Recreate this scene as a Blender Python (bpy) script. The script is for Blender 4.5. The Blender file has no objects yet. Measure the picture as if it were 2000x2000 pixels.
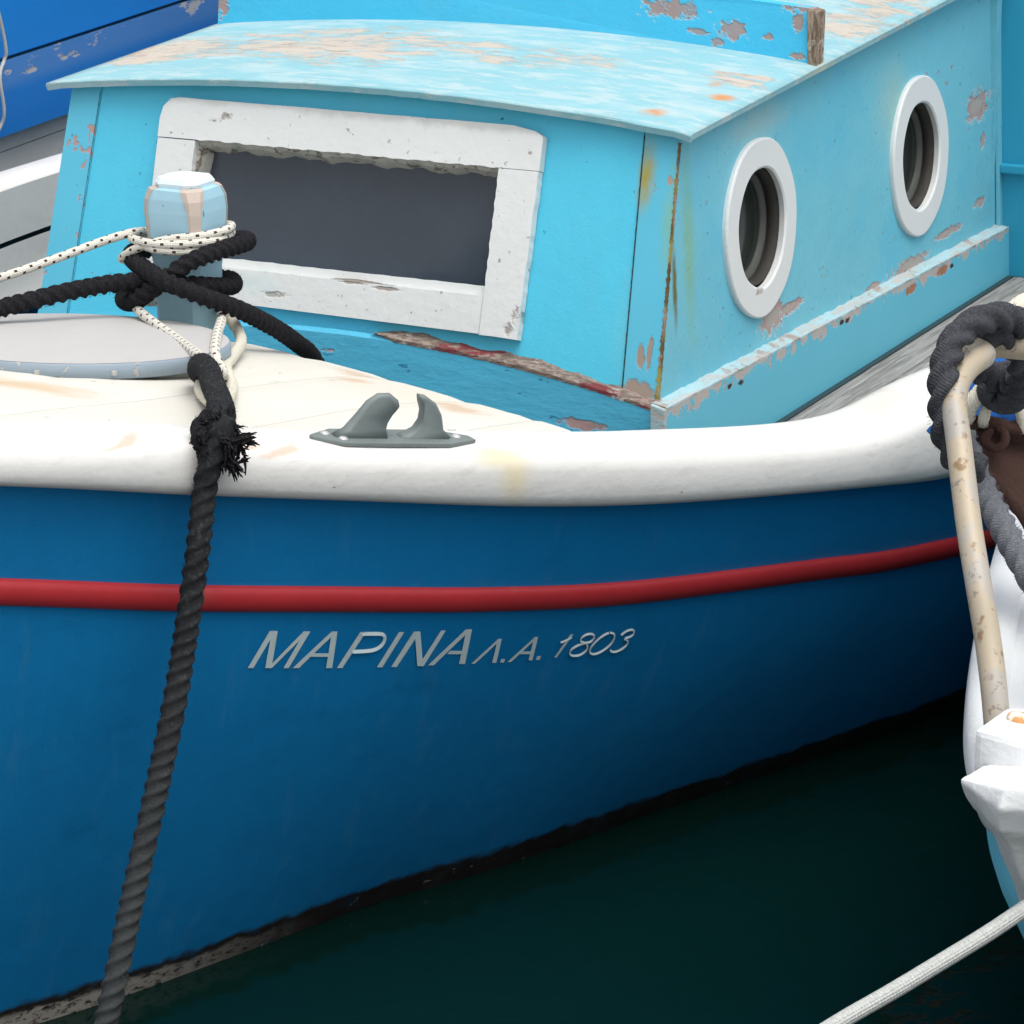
import bpy, bmesh, math, random
from mathutils import Vector, Matrix
random.seed(7)
sc = bpy.context.scene
col = sc.collection
# World frame: X across the boat (to the right of the picture), Y towards its stern, Z up, water at z = 0
CAM_LOC=(3.2489,-5.5526,2.3800)
CAM_ROT=((0.892131,-0.124954,0.434153),(0.451700,0.264457,-0.852074),(-0.008345,0.956268,0.292372))
# ------------------------------------------------------------------ camera
cam = bpy.data.cameras.new('camera'); camo = bpy.data.objects.new('camera', cam); col.objects.link(camo)
camo.matrix_world = Matrix.Translation(CAM_LOC) @ Matrix([list(r) for r in CAM_ROT]).to_4x4()
cam.sensor_width = 36; cam.lens = 6211/2000*36; cam.clip_end = 2000; cam.clip_start = .05
sc.camera = camo
# ------------------------------------------------------------------ sky and sun (bright overcast)
SUN_DIR = Vector((.30, -.14, 1.0)).normalized()
w = bpy.data.worlds.new('World'); sc.world = w; w.use_nodes = True
nt = w.node_tree; bg = nt.nodes['Background']
sky = nt.nodes.new('ShaderNodeTexSky'); sky.sky_type = 'NISHITA'; sky.sun_disc = False
sky.sun_elevation = math.asin(SUN_DIR.z); sky.sun_rotation = math.atan2(SUN_DIR.x, SUN_DIR.y)
sky.air_density = 1.0; sky.dust_density = 4.0; sky.ozone_density = 1.0
hs = nt.nodes.new('ShaderNodeHueSaturation'); hs.inputs['Saturation'].default_value = .28
nt.links.new(sky.outputs[0], hs.inputs['Color']); nt.links.new(hs.outputs[0], bg.inputs[0]); bg.inputs[1].default_value = .145
sl = bpy.data.lights.new('sun', 'SUN'); sl.energy = .75; sl.angle = math.radians(50); sl.color = (1, .97, .92)
so = bpy.data.objects.new('sun', sl); col.objects.link(so); so.rotation_euler = SUN_DIR.to_track_quat('Z', 'Y').to_euler()
sc.view_settings.view_transform = 'Standard'; sc.view_settings.look = 'None'
sc.view_settings.exposure = .64; sc.view_settings.gamma = 1

sc.cycles.max_bounces = 6; sc.cycles.diffuse_bounces = 3; sc.cycles.glossy_bounces = 3; sc.cycles.transmission_bounces = 2; sc.cycles.use_adaptive_sampling = True; sc.cycles.adaptive_threshold = .02

# ------------------------------------------------------------------ material helper
class Mat:
    def __init__(s, name, base, rough=.5, spec=.4, metal=0.):
        s.m = bpy.data.materials.new(name); s.m.use_nodes = True; s.t = s.m.node_tree
        s.b = s.t.nodes['Principled BSDF']; s.b.inputs['Metallic'].default_value = metal
        s.b.inputs['Specular IOR Level'].default_value = spec
        s.g = s.t.nodes.new('ShaderNodeNewGeometry'); s.P = s.g.outputs['Position']
        s.col = s.rgb(base); s.h = None; s.full = True; s.rough = rough; s.cache = {}
    def lk(s, a, sock):
        if hasattr(a, 'links'): s.t.links.new(a, sock)
        else: sock.default_value = a
    def rgb(s, c):
        n = s.t.nodes.new('ShaderNodeRGB'); n.outputs[0].default_value = (*c, 1); return n.outputs[0]
    def math(s, op, a, b=0., c=0., clamp=False):
        n = s.t.nodes.new('ShaderNodeMath'); n.operation = op; n.use_clamp = clamp
        for i, q in enumerate((a, b, c)): s.lk(q, n.inputs[i])
        return n.outputs[0]
    def vec(s, op, a, b=(0, 0, 0)):
        n = s.t.nodes.new('ShaderNodeVectorMath'); n.operation = op
        s.lk(a, n.inputs[0]); s.lk(b, n.inputs[1]); return n.outputs['Value' if op in ('LENGTH', 'DOT_PRODUCT') else 'Vector']
    def noise(s, scale, detail=3, rough=.55, st=(1, 1, 1), seed=0, vec=None, out='Fac'):
        v = s.vec('MULTIPLY', s.P if vec is None else vec, st)
        if seed: v = s.vec('ADD', v, (seed*3.7, seed*1.3, seed*5.1))
        n = s.t.nodes.new('ShaderNodeTexNoise'); n.inputs['Scale'].default_value = scale
        n.inputs['Detail'].default_value = detail; n.inputs['Roughness'].default_value = rough
        s.t.links.new(v, n.inputs['Vector']); return n.outputs[out]
    def step(s, x, lo, hi):
        n = s.t.nodes.new('ShaderNodeMapRange'); n.interpolation_type = 'SMOOTHSTEP'
        s.lk(x, n.inputs[0]); n.inputs[1].default_value = lo; n.inputs[2].default_value = hi
        n.inputs[3].default_value = 0; n.inputs[4].default_value = 1; return n.outputs[0]
    def blob(s, c, r, amp=.6, ns=22, soft=.12, lo=None):
        if ns not in s.cache:
            k = s.noise(ns, 3, .65, out='Color'); k = s.vec('SUBTRACT', k, (.5, .5, .5)); s.cache[ns] = k
        if not isinstance(r, (tuple, list)): r = (r, r, r)
        d = s.vec('SUBTRACT', s.P, c); d = s.vec('DIVIDE', d, r)
        d = s.vec('ADD', d, s.vec('MULTIPLY', s.cache[ns], (amp*3,)*3))
        l = s.vec('LENGTH', d)
        return s.math('SUBTRACT', 1, s.step(l, 1-soft*2 if lo is None else lo, 1+soft))
    def mx(s, *a):
        r = a[0]
        for q in a[1:]: r = s.math('MAXIMUM', r, q)
        return r
    def mul(s, a, b): return s.math('MULTIPLY', a, b)
    def layer(s, mask, c, height=0.):
        n = s.t.nodes.new('ShaderNodeMix'); n.data_type = 'RGBA'
        s.lk(mask, n.inputs[0]); s.t.links.new(s.col, n.inputs[6])
        if hasattr(c, 'links'): s.t.links.new(c, n.inputs[7])
        else: n.inputs[7].default_value = (*c, 1)
        s.col = n.outputs[2]
        if height and s.full:
            q = s.mul(mask, height); s.h = q if s.h is None else s.math('ADD', s.h, q)
        return s
    def vary(s, scale, amt, st=(1, 1, 1), seed=1, detail=4):
        n = s.noise(scale, detail, .6, st, seed); k = s.math('MULTIPLY_ADD', n, amt*2, 1-amt)
        q = s.t.nodes.new('ShaderNodeMix'); q.data_type = 'RGBA'; q.blend_type = 'MULTIPLY'; q.inputs[0].default_value = 1
        s.t.links.new(s.col, q.inputs[6]); cc = s.t.nodes.new('ShaderNodeCombineColor')
        for i in range(3): s.t.links.new(k, cc.inputs[i])
        s.t.links.new(cc.outputs[0], q.inputs[7]); s.col = q.outputs[2]; return s
    def relief(s, sock, h):
        q = s.mul(sock, h); s.h = q if s.h is None else s.math('ADD', s.h, q); return s
    def chips(s, scale, lo, c, h=-1., st=(1, 1, 1), seed=3, hi=None, mod=None):
        k = s.step(s.noise(scale, 4, .62, st, seed), lo, lo+.02 if hi is None else hi)
        if mod is not None: k = s.mul(k, mod)
        return s.layer(k, c, h)
    def cracks(s, scale, wd, c, st=(1, 1, 1), seed=5, gate=.5):
        n = s.noise(scale, 3, .5, st, seed); a = s.math('ABSOLUTE', s.math('SUBTRACT', n, .5))
        k = s.math('SUBTRACT', 1, s.step(a, wd*.4, wd)); g = s.step(s.noise(scale*.6, 2, .5, (1, 1, 1), seed+2), gate, gate+.08)
        return s.layer(s.mul(k, g), c, -.8)
    def done(s, bump=.0012, strength=.8):
        s.t.links.new(s.col, s.b.inputs['Base Color'])
        s.lk(s.rough, s.b.inputs['Roughness'])
        if s.h is not None:
            n = s.t.nodes.new('ShaderNodeBump'); n.inputs['Distance'].default_value = bump; n.inputs['Strength'].default_value = strength
            s.t.links.new(s.h, n.inputs['Height']); s.t.links.new(n.outputs[0], s.b.inputs['Normal'])
        return s.m

WOOD = (.33, .26, .21); PINK = (.42, .28, .26); GREY = (.36, .35, .33); RUST = (.42, .19, .06); OCHRE = (.36, .30, .05)
CY = (.080, .54, .74)
# ---- cabin front: bright cyan, rust runs along the seams, peeled edges
a = Mat('cyan_paint_front', CY, .42).vary(2.2, .07, seed=2).vary(30, .03, (1, 1, .2), seed=4)
a.layer(a.mul(a.step(a.noise(5, 3, .5, (1, 1, .35), 8), .5, .75), .35), (.12, .50, .62))
a.chips(55, .70, (.03, .22, .33), -.6, seed=11).chips(30, .735, WOOD, -1, seed=6).chips(90, .70, (.20, .62, .78), .5, (1, 1, .5), seed=26)
a.layer(a.blob((0.659,0.130,1.167), (.016, .05, .07), .35, 30, .5), OCHRE).layer(a.blob((0.657,0.135,1.182), (.006, .03, .035), .3, 40, .4), (.10, .08, .01))
for c_, r_ in (((-0.723,0.090,1.033), (.016, .03, .05)), ((-0.728,0.066,0.954), (.013, .03, .02)), ((-0.716,0.135,1.183), (.014, .02, .014))): a.layer(a.blob(c_, r_, .3, 30, .5), (.28, .38, .12))
a.layer(a.mul(a.blob((0.675,0.044,0.879), (.05, .1, .12), .3, 30, .5), .4), (.17, .52, .58))
front_m = a.relief(a.noise(160, 3), .3).relief(a.noise(16, 4, .6, (1, 1, .6)), 1.2).done(.0018, 1.)
# ---- corner boards: the same paint, more weathered
a = Mat('cyan_paint_corner', (.10, .49, .66), .45).vary(3, .08, seed=3)
a.chips(16, .64, PINK, -1, (1, 1, .55), seed=16).chips(60, .72, (.05, .22, .28), -.6, seed=5)
for c_, r_ in (((-0.757,0.122,1.138), (.012, .02, .03)), ((-0.744,0.110,1.100), (.012, .02, .02)), ((-0.766,0.087,1.023), (.010, .02, .018))): a.layer(a.blob(c_, r_, .35, 40), PINK, -1)
for c_, r_ in (((0.697,0.027,0.823), (.010, .03, .03)), ((0.703,0.008,0.759), (.040, .05, .025)), ((0.715,0.030,0.834), (.006, .03, .04)), ((0.691,0.000,0.734), (.05, .05, .016))): a.layer(a.blob(c_, r_, .45, 40), WOOD, -1.2)
a.layer(a.blob((0.659,0.130,1.167), (.02, .05, .07), .35, 30, .5), OCHRE).layer(a.mul(a.blob((0.726,0.107,1.089), (.02, .05, .12), .35, 30, .6), .55), (.26, .42, .14))
corner_m = a.relief(a.noise(150, 3), .25).done()
# ---- cabin side: slightly chalky cyan
a = Mat('cyan_paint_side', (.165, .50, .61), .5).vary(1.6, .09, seed=5).vary(9, .04, seed=7)
a.layer(a.mul(a.step(a.noise(3.2, 4, .6, (1, 1, 1), 9), .45, .7), .5), (.085, .47, .66))
a.chips(24, .695, PINK, -1, (1, 1, 1.3), seed=21).chips(60, .685, (.06, .25, .33), -.7, (1, 1.2, .9), seed=12).chips(44, .70, (.30, .52, .58), .5, (1, 1, 1), seed=52)
for c_, r_ in (((0.732,1.943,1.032), (.02, .075, .035)), ((0.736,1.987,0.935), (.02, .02, .018)), ((0.742,0.596,0.789), (.02, .065, .032)), ((0.743,0.706,0.786), (.02, .06, .012)), ((0.745,1.459,0.730), (.02, .12, .015)), ((0.745,1.203,0.727), (.02, .05, .008)), ((0.744,1.714,0.755), (.02, .1, .009)), ((0.743,1.956,0.786), (.02, .04, .012))):
    a.layer(a.blob(c_, [q*1.16 for q in r_], .85, 42), (.45, .58, .60), -.5).layer(a.blob(c_, r_, .85, 42), PINK, -1)
    a.layer(a.blob(c_, [q*.7 for q in r_], .9, 60), (.40, .36, .32))
a.layer(a.mul(a.blob((0.732,0.177,1.024), (.02, .03, .2), .3, 24, .5), .6), (.22, .42, .16)).layer(a.blob((0.735,0.103,0.956), (.02, .012, .09), .3, 40, .4), (.14, .13, .03))
a.layer(a.mul(a.blob((0.727,1.356,1.130), (.03, .12, .10), .3, 20, .5), .45), (.42, .55, .42))
a.layer(a.mul(a.blob((0.723,0.549,1.212), (.03, .16, .04), .5, 20, .5), .5), (.42, .50, .45))
side_m = a.relief(a.noise(140, 3), .35).relief(a.noise(16, 4, .6), 1.4).done(.0018, 1.)
# ---- low boards round the cabin foot: deeper blue
a = Mat('blue_base_board', (.085, .47, .68), .5).vary(3, .08, seed=4).chips(24, .70, (.30, .22, .20), -1, (.6, .6, 1.4), seed=31)

a.layer(a.step(a.math('ADD', a.noise(24, 5, .6, (1, 1, 1), 4), a.step(a.vec('DOT_PRODUCT', a.P, (0, 0, 1)), .60, .565)), .88, .93), WOOD)
for c_, r_ in (((-0.002,0.012,0.773), (.03, .02, .007)), ((0.590,-0.014,0.685), (.05, .05, .012)), ((-0.028,0.019,0.796), (.02, .02, .006))): a.layer(a.blob(c_, r_, .5, 40), PINK, -1)
frontboard_m = a.chips(30, .66, (.035, .26, .46), -.8, (.6, .6, 1.6), seed=61).relief(a.noise(90, 3), .3).relief(a.noise(13, 4, .65, (.6, 1, 1.6)), 1.8).done(.0025, 1.)
a = Mat('cyan_base_board', (.125, .49, .63), .5).vary(2.4, .08, seed=4).chips(24, .71, (.40, .34, .30), -1, (.6, .5, 1.4), seed=33)
zz = a.vec('DOT_PRODUCT', a.P, (0, .018, 1))
a.layer(a.step(a.math('ADD', a.noise(17, 5, .65, (1, 1, 1), 4), a.mul(a.step(zz, .655, .742), .5)), .93, .96), (.46, .41, .38), -1)
a.layer(a.step(a.math('ADD', a.noise(30, 5, .6, (1, .5, 1), 9), a.mul(a.step(zz, .60, .56), .45)), .80, .85), (.22, .19, .16), -1)
for c_ in ((0.776,0.294,0.711), (0.776,0.353,0.704), (0.776,0.929,0.706), (0.776,0.964,0.703), (0.777,1.664,0.685)): a.layer(a.blob(c_, (.02, .014, .006), .7, 90, .2), (.035, .02, .012), -1.5)
for c_ in ((0.777,1.597,0.688), (0.777,1.375,0.687)): a.layer(a.blob(c_, (.02, .04, .012), .5, 40, .2), (.36, .16, .08), -1)
sideboard_m = a.relief(a.noise(100, 3), .3).done()
# ---- roof: chalky pale cyan worn through to beige wood, grain across the boat
a = Mat('weathered_roof_paint', (.235, .475, .53), .65).vary(5, .06, seed=2)
g_ = a.noise(26, 6, .7, (.35, 1.2, 1), 3)
a.layer(a.mul(a.step(a.noise(7, 5, .65, (.6, 1.5, 1), 14), .47, .62), .75), (.37, .535, .56))
a.layer(a.mul(a.step(g_, .50, .60), .6), (.48, .56, .56), -.4)
big = a.mx(a.blob((-0.287,0.510,1.310), (.42, .24, .4), .35, 5, .35), a.blob((-0.656,0.439,1.280), (.3, .2, .3), .4, 5, .3), a.mul(a.blob((0.164,0.520,1.320), (.34, .12, .3), .5, 8, .3), .8), a.blob((0.660,0.572,1.290), (.10, .09, .1), .5, 14, .3), a.blob((0.667,1.354,1.280), (.13, .35, .2), .6, 9, .3), a.blob((0.689,1.266,1.270), (.08, .3, .2), .5, 14, .3))
a.layer(a.step(a.math('ADD', a.mul(big, .24), a.noise(15, 6, .78, (.5, 1.4, 1), 23)), .66, .72), (.52, .465, .395), -1)
a.layer(a.step(a.math('ADD', a.mul(big, .16), a.noise(40, 5, .75, (.35, 1.3, 1), 29)), .70, .75), (.42, .36, .31), -.6)
a.chips(48, .70, (.20, .42, .46), -.6, (.4, 1.3, 1), seed=41)
for c_, r_ in (((0.635,0.213,1.270), (.03, .035, .02)), ((0.645,0.504,1.280), (.02, .03, .02)), ((0.701,0.411,1.280), (.03, .03, .02))): a.layer(a.blob(c_, r_, .35, 30, .3), (.55, .26, .09))
a.layer(a.mul(a.blob((0.777,0.832,1.270), (.05, .16, .03), .4, 20, .4), .7), (.58, .52, .30))
roof_m = a.relief(a.noise(60, 5, .7, (.35, 1.2, 1), 5), 1.4).relief(a.noise(220, 3), .6).done(.0016)
# ---- roof breakwater board: saturated blue with large flakes gone
a = Mat('blue_breakwater_paint', (.055, .50, .76), .45).vary(3, .08, seed=6)
for c_, r_ in (((0.559,0.800,1.358), (.035, .05, .018)), ((0.478,0.800,1.353), (.022, .05, .008)), ((0.411,0.800,1.398), (.06, .05, .02)), ((0.519,0.800,1.334), (.014, .05, .01)), ((0.712,0.800,1.315), (.014, .05, .009)), ((0.638,0.800,1.350), (.012, .05, .006)), ((-0.740,0.800,1.351), (.015, .05, .03)), ((0.746,0.800,1.415), (.06, .05, .014)), ((0.705,0.800,1.382), (.012, .05, .02))): a.layer(a.blob(c_, [q*1.14 for q in r_], .95, 46), (.40, .58, .66), -.5).layer(a.blob(c_, r_, .95, 46), (.36, .27, .25), -1)
a.chips(30, .73, WOOD, -1, seed=17)
a.layer(a.mul(a.step(a.noise(4, 3, .5, (1, 1, 1), 3), .5, .7), .4), (.09, .48, .68))
break_m = a.relief(a.noise(120, 3), .3).relief(a.noise(18, 4, .6), 1.2).done(.0022, 1.)
# ---- bare weathered wood for worn ledges
def wood(name, c1, c2, c3, st, sc_=9, rough=.85):
    a = Mat(name, c1, rough, .2); a.layer(a.step(a.noise(sc_*4, 6, .7, st, 2), .42, .62), c2, -.6)
    a.layer(a.step(a.noise(sc_, 5, .65, (1, 1, 1), 8), .56, .63), c3, .4); return a
worn_front_m = wood('peeled_ledge_wood', (.30, .24, .20), (.16, .12, .10), (.55, .50, .46), (.4, 1, 2), 22)
worn_front_m.layer(worn_front_m.step(worn_front_m.noise(12, 4, .6, (.5, 1, 1.5), 12), .53, .58), (.22, .055, .06), .3)
worn_front_m = worn_front_m.relief(worn_front_m.noise(70, 5), 1.2).done(.003)
worn_side_m = wood('pale_ledge_wood', (.36, .54, .58), (.46, .44, .41), (.34, .29, .26), (1, .3, 2), 9).done(.002)
post_end_m = wood('worn_end_wood', (.38, .29, .22), (.16, .11, .07), (.55, .50, .42), (2, 2, .3), 26).done(.003)
a = Mat('rusty_joint', (.13, .085, .035), .9, .2).vary(30, .4); a.layer(a.step(a.noise(18, 4, .6, (1, 1, .5), 3), .45, .58), (.30, .26, .08)).layer(a.step(a.noise(22, 4, .6, (1, 1, .5), 13), .54, .62), (.34, .24, .19)).layer(a.step(a.noise(30, 4, .6, (1, 1, .4), 23), .57, .62), (.10, .45, .60)); joint_m = a.relief(a.noise(60, 4), 1).done(.002)
# grey deck planks
a = Mat('grey_deck_wood', (.30, .29, .275), .9, .15).vary(3, .1, seed=2)
a.layer(a.step(a.noise(40, 6, .7, (2.2, .10, 1), 4), .44, .66), (.17, .165, .155), -.8)
a.layer(a.step(a.noise(90, 4, .6, (2, .07, 1), 9), .58, .66), (.42, .41, .39), .4)
deck_m = a.done(.0015)
# ---- whites
a = Mat('white_gunwale_paint', (.715, .705, .67), .45).vary(4, .03, seed=3)
a.layer(a.mul(a.step(a.noise(9, 5, .65, (1, 1, 3), 6), .50, .70), .35), (.58, .57, .53)).layer(a.mul(a.step(a.noise(30, 4, .6, (.5, .5, 3), 16), .60, .68), .28), (.54, .50, .43))
a.chips(48, .72, (.36, .33, .29), -.8, (.7, .7, 1.6), seed=2)
a.layer(a.mul(a.blob((0.933,-1.052,0.932), (.045, .05, .022), .3, 14, .5), .6), (.70, .58, .22)).layer(a.mul(a.blob((0.948,-1.026,0.890), (.022, .04, .045), .25, 14, .6), .6), (.72, .60, .28))
a.layer(a.mul(a.blob((1.255,-0.131,0.830), (.05, .12, .04), .4, 14, .6), .6), (.74, .66, .42))
for c_, r_ in (((0.734,-1.384,0.997), (.07, .05, .006)), ((0.712,-1.425,1.013), (.05, .05, .005)), ((0.613,-1.624,1.058), (.09, .07, .004))): a.layer(a.blob(c_, r_, .4, 26, .3), (.62, .50, .40))
gun_m = a.relief(a.noise(9, 4), 1.6).relief(a.noise(60, 4), .5).done(.0022)
a = Mat('cream_deck_paint', (.685, .66, .585), .5).vary(3, .05, seed=3)
a.layer(a.mul(a.step(a.noise(6, 5, .65, (1.6, .5, 1), 3), .48, .66), .6), (.70, .69, .64))
a.chips(36, .68, (.45, .42, .37), -.6, (1.4, .5, 1), seed=8)
for c_, r_ in (((0.676,-0.701,0.897), (.055, .05, .03)), ((0.632,-0.657,0.891), (.05, .03, .03)), ((0.356,-0.508,0.884), (.05, .05, .03)), ((0.412,-0.625,0.905), (.04, .04, .03)), ((0.571,-0.822,0.930), (.02, .02, .02))): a.layer(a.mul(a.blob(c_, r_, .6, 30, .35), .62), (.55, .32, .17))
a.layer(a.mul(a.blob((0.559,-0.620,0.889), (.24, .13, .06), .6, 14, .5), .3), (.70, .56, .38))
a.layer(a.mul(a.blob((0.185,-1.342,1.043), (.16, .07, .05), .4, 14, .4), .7), (.62, .42, .20))
fore_m = a.relief(a.noise(10, 4, .6, (1.5, .4, 1)), 1.2).relief(a.noise(80, 4), .4).done(.0018)
a = Mat('white_window_paint', (.70, .72, .70), .45).vary(5, .04, seed=2).layer(.0, (0, 0, 0)).chips(40, .68, (.40, .37, .33), -1, seed=4).chips(80, .68, (.52, .51, .47), -.5, seed=44)
for c_, r_ in (((-0.310,0.146,1.219), (.02, .03, .013)), ((0.229,0.154,1.247), (.03, .02, .008)), ((-0.296,0.151,1.235), (.03, .02, .006)), ((0.420,0.043,0.875), (.012, .03, .035)), ((0.409,0.036,0.854), (.018, .03, .02)), ((-0.146,0.041,0.871), (.04, .03, .01)), ((0.113,0.052,0.907), (.05, .03, .006)), ((0.039,0.054,0.912), (.06, .03, .004)), ((-0.278,0.040,0.866), (.03, .03, .02))): a.layer(a.blob(c_, r_, .5, 34), (.36, .32, .28), -1.2)
a.layer(a.mul(a.blob((-0.192,0.046,0.884), (.07, .05, .03), .4, 16, .3), .5), (.52, .66, .64))
a.layer(a.mul(a.step(a.math('MULTIPLY_ADD', a.noise(20, 4, .6), .03, a.vec('DOT_PRODUCT', a.P, (.012, 0, 1))), 1.245, 1.262), .6), (.42, .43, .40))
frame_m = a.relief(a.noise(40, 4), .8).relief(a.noise(12, 3), .8).done(.002, 1.)
a = Mat('ragged_putty', (.44, .42, .37), .85).vary(20, .2, seed=2).chips(40, .58, (.20, .18, .14), -1, seed=3).chips(55, .66, (.62, .61, .57), .6, seed=9)
putty_m = a.relief(a.noise(70, 5), 1.5).done(.004)
a = Mat('white_ring_paint', (.70, .715, .70), .42).vary(6, .03).chips(40, .76, (.42, .38, .34), -1, seed=14)
for c_ in ((0.769,1.488,0.874), (0.769,0.508,0.864)): a.layer(a.blob(c_, (.03, .03, .014), .5, 40), (.42, .36, .32), -1)
ring_m = a.relief(a.noise(50, 3), .5).done(.0012)
a = Mat('grey_white_plank_paint', (.62, .62, .60), .6).vary(4, .06).chips(22, .70, (.34, .31, .27), -1, (1, .4, 1.2), seed=3); a.layer(a.mul(a.step(a.noise(7, 4, .6, (1, .4, 1)), .5, .66), .3), (.48, .48, .46)); nplank_m = a.relief(a.noise(40, 4), .8).done(.002)
# ---- glass and dark insides
glass_m = Mat('dark_window_glass', (.040, .050, .064), .16, .5).vary(4, .22).vary(60, .10, seed=5).done()
pglass_m = Mat('dark_porthole_glass', (.020, .026, .024), .12, .35).vary(6, .3).done()
a = Mat('porthole_sleeve', (.042, .040, .034), .75).layer(.0, (0, 0, 0)); sleeve_m = a.vary(30, .35).relief(a.noise(60, 3), 1).done(.002)
brass_m = Mat('dull_rim_metal', (.075, .078, .070), .55, .4, .2).vary(40, .3).done()
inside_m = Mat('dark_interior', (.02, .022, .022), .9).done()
seam_m = Mat('dark_seam', (.02, .05, .06), .9).done()
# ---- hull blue, with the dirty band at the waterline
a = Mat('blue_hull_paint', (.0035, .180, .425), .45, .35).vary(2.0, .12, seed=3).vary(480, .20, seed=15, detail=2).vary(26, .05, (1, 1, .12), seed=12).vary(55, .06, seed=9).vary(300, .10, seed=5, detail=2)
zz = a.vec('DOT_PRODUCT', a.P, (0, 0, 1))
zn = a.math('ADD', zz, a.math('MULTIPLY_ADD', a.noise(13, 5, .65, (1, 1, 2), 4), .05, -.025))
yy = a.vec('DOT_PRODUCT', a.P, (0, 1, 0))
a.layer(a.math('SUBTRACT', 1, a.step(zn, .045, .062)), (.018, .013, .012))
a.layer(a.mul(a.step(a.noise(22, 4, .65, (1, 1, .10), 33), .54, .72), .07), (.16, .32, .42)).layer(a.mul(a.step(a.noise(7, 5, .7, (1, 1, 2.2), 37), .56, .70), .22), (.002, .10, .25))
weed = a.math('SUBTRACT', 1, a.step(zn, .026, .042)); fore = a.math('SUBTRACT', 1, a.step(yy, -1.55, -1.0))
a.layer(a.mul(weed, a.mul(a.step(a.noise(60, 5, .7, (1, 1, 2), 7), .36, .50), fore)), (.36, .33, .28), 1.)
a.layer(a.mul(weed, a.step(a.noise(44, 5, .7, (1, 1, 1.6), 17), .62, .68)), (.30, .28, .25), 1.)
a.chips(90, .80, (.25, .33, .40), 0, seed=8)
hull_m = a.relief(a.noise(3, 3, .5, (1, 1, 1), 2), 6.).relief(a.noise(40, 4), .4).done(.0015)
a = Mat('red_strake_paint', (.47, .030, .036), .45).vary(4, .12, seed=3).vary(60, .10, seed=4)
a.layer(a.mul(a.step(a.noise(9, 4, .6), .58, .72), .35), (.45, .10, .08)); red_m = a.relief(a.noise(30, 3), .6).done()
a = Mat('pale_lettering', (.55, .66, .66), .5).vary(60, .12, seed=3); a.layer(a.mul(a.step(a.noise(20, 4), .55, .7), .5), (.48, .54, .42)); letter_m = a.done()
# ---- fittings
a = Mat('pale_blue_post_paint', (.34, .55, .65), .5).vary(8, .06, seed=4).chips(40, .70, (.10, .22, .28), -.6, (1, 1, .6), seed=6)
post_m = a.relief(a.noise(40, 3), .5).done()
a = Mat('post_bare_wood', (.50, .42, .36), .7).vary(14, .15, (1, 1, .25), seed=4); postwood_m = a.chips(30, .62, (.26, .20, .16), -1, (1, 1, .2), seed=3).done()
a = Mat('post_cap_paint', (.68, .78, .82), .5).vary(9, .06).chips(18, .62, (.50, .44, .36), -1, seed=5); cap_m = a.done()
a = Mat('hatch_top_paint', (.47, .46, .445), .6).vary(7, .05, (3, .6, 1), seed=4).vary(120, .05, seed=7); hatch_m = a.relief(a.noise(60, 3, .6, (3, .4, 1)), .6).done()
a = Mat('hatch_rim_paint', (.19, .26, .33), .55).vary(12, .12).layer(a.step(a.noise(18, 4, .6, (1, 1, 2.5), 3), .5, .62), (.34, .40, .44)); a.chips(30, .62, (.42, .42, .40), -1, seed=7); rim_m = a.done()
a = Mat('galvanised_metal', (.215, .255, .245), .6, .4, .25).vary(16, .18, seed=3).layer(a.step(a.noise(22, 5, .6, (1, 1, 1), 7), .52, .66), (.15, .175, .17)); a.chips(60, .7, (.10, .11, .10), -.5, seed=3); metal_m = a.relief(a.noise(70, 3), .6).done()
bolt_m = Mat('bolt_metal', (.52, .53, .50), .45, .5, .4).vary(50, .2).done()
# ---- ropes (UV: u round the rope, v metres along it)
def rope_mat(name, c1, c2, rough=.95, fleck=None):
    a = Mat(name, c1, rough, .15); a.layer(a.mul(a.step(a.noise(260, 3, .7, (1, 1, 1), 3), .42, .68), .8), c2)
    if fleck:
        uv = a.t.nodes.new('ShaderNodeUVMap').outputs[0]; sp = a.t.nodes.new('ShaderNodeSeparateXYZ'); a.t.links.new(uv, sp.inputs[0])
        u3 = a.math('MULTIPLY', sp.outputs[0], 3); v3 = a.math('DIVIDE', sp.outputs[1], fleck[0])
        row = a.math('FLOOR', v3); uu = a.math('FRACT', a.math('ADD', u3, a.math('MULTIPLY', row, .5))); vv = a.math('FRACT', v3)
        k = a.mul(a.math('LESS_THAN', a.math('ABSOLUTE', a.math('SUBTRACT', uu, .5)), .15), a.math('LESS_THAN', a.math('ABSOLUTE', a.math('SUBTRACT', vv, .5)), .19))
        a.layer(k, fleck[1])
        br = a.math('MULTIPLY', a.math('SINE', a.math('ADD', a.math('MULTIPLY', sp.outputs[0], 50.26), a.math('MULTIPLY', sp.outputs[1], 700))), a.math('SINE', a.math('SUBTRACT', a.math('MULTIPLY', sp.outputs[0], 50.26), a.math('MULTIPLY', sp.outputs[1], 700))))
        a.relief(br, .6)
    else:
        uv = a.t.nodes.new('ShaderNodeUVMap').outputs[0]; sp = a.t.nodes.new('ShaderNodeSeparateXYZ'); a.t.links.new(uv, sp.inputs[0])
        yarn = a.math('SINE', a.math('ADD', a.math('ADD', a.math('MULTIPLY', sp.outputs[0], 6.2832*14), a.math('MULTIPLY', sp.outputs[1], 1500)), a.math('MULTIPLY', a.noise(60, 2), 9)))
        a.layer(a.mul(a.step(yarn, .1, .9), .18), c2); a.relief(yarn, .28)
    return a.relief(a.noise(420, 3), 1.).done(.0014)
black_m = rope_mat('black_rope_fibre', (.010, .010, .012), (.030, .030, .034))
a = Mat('mooring_rope_fibre', (.020, .021, .023), .95, .15)
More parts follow.
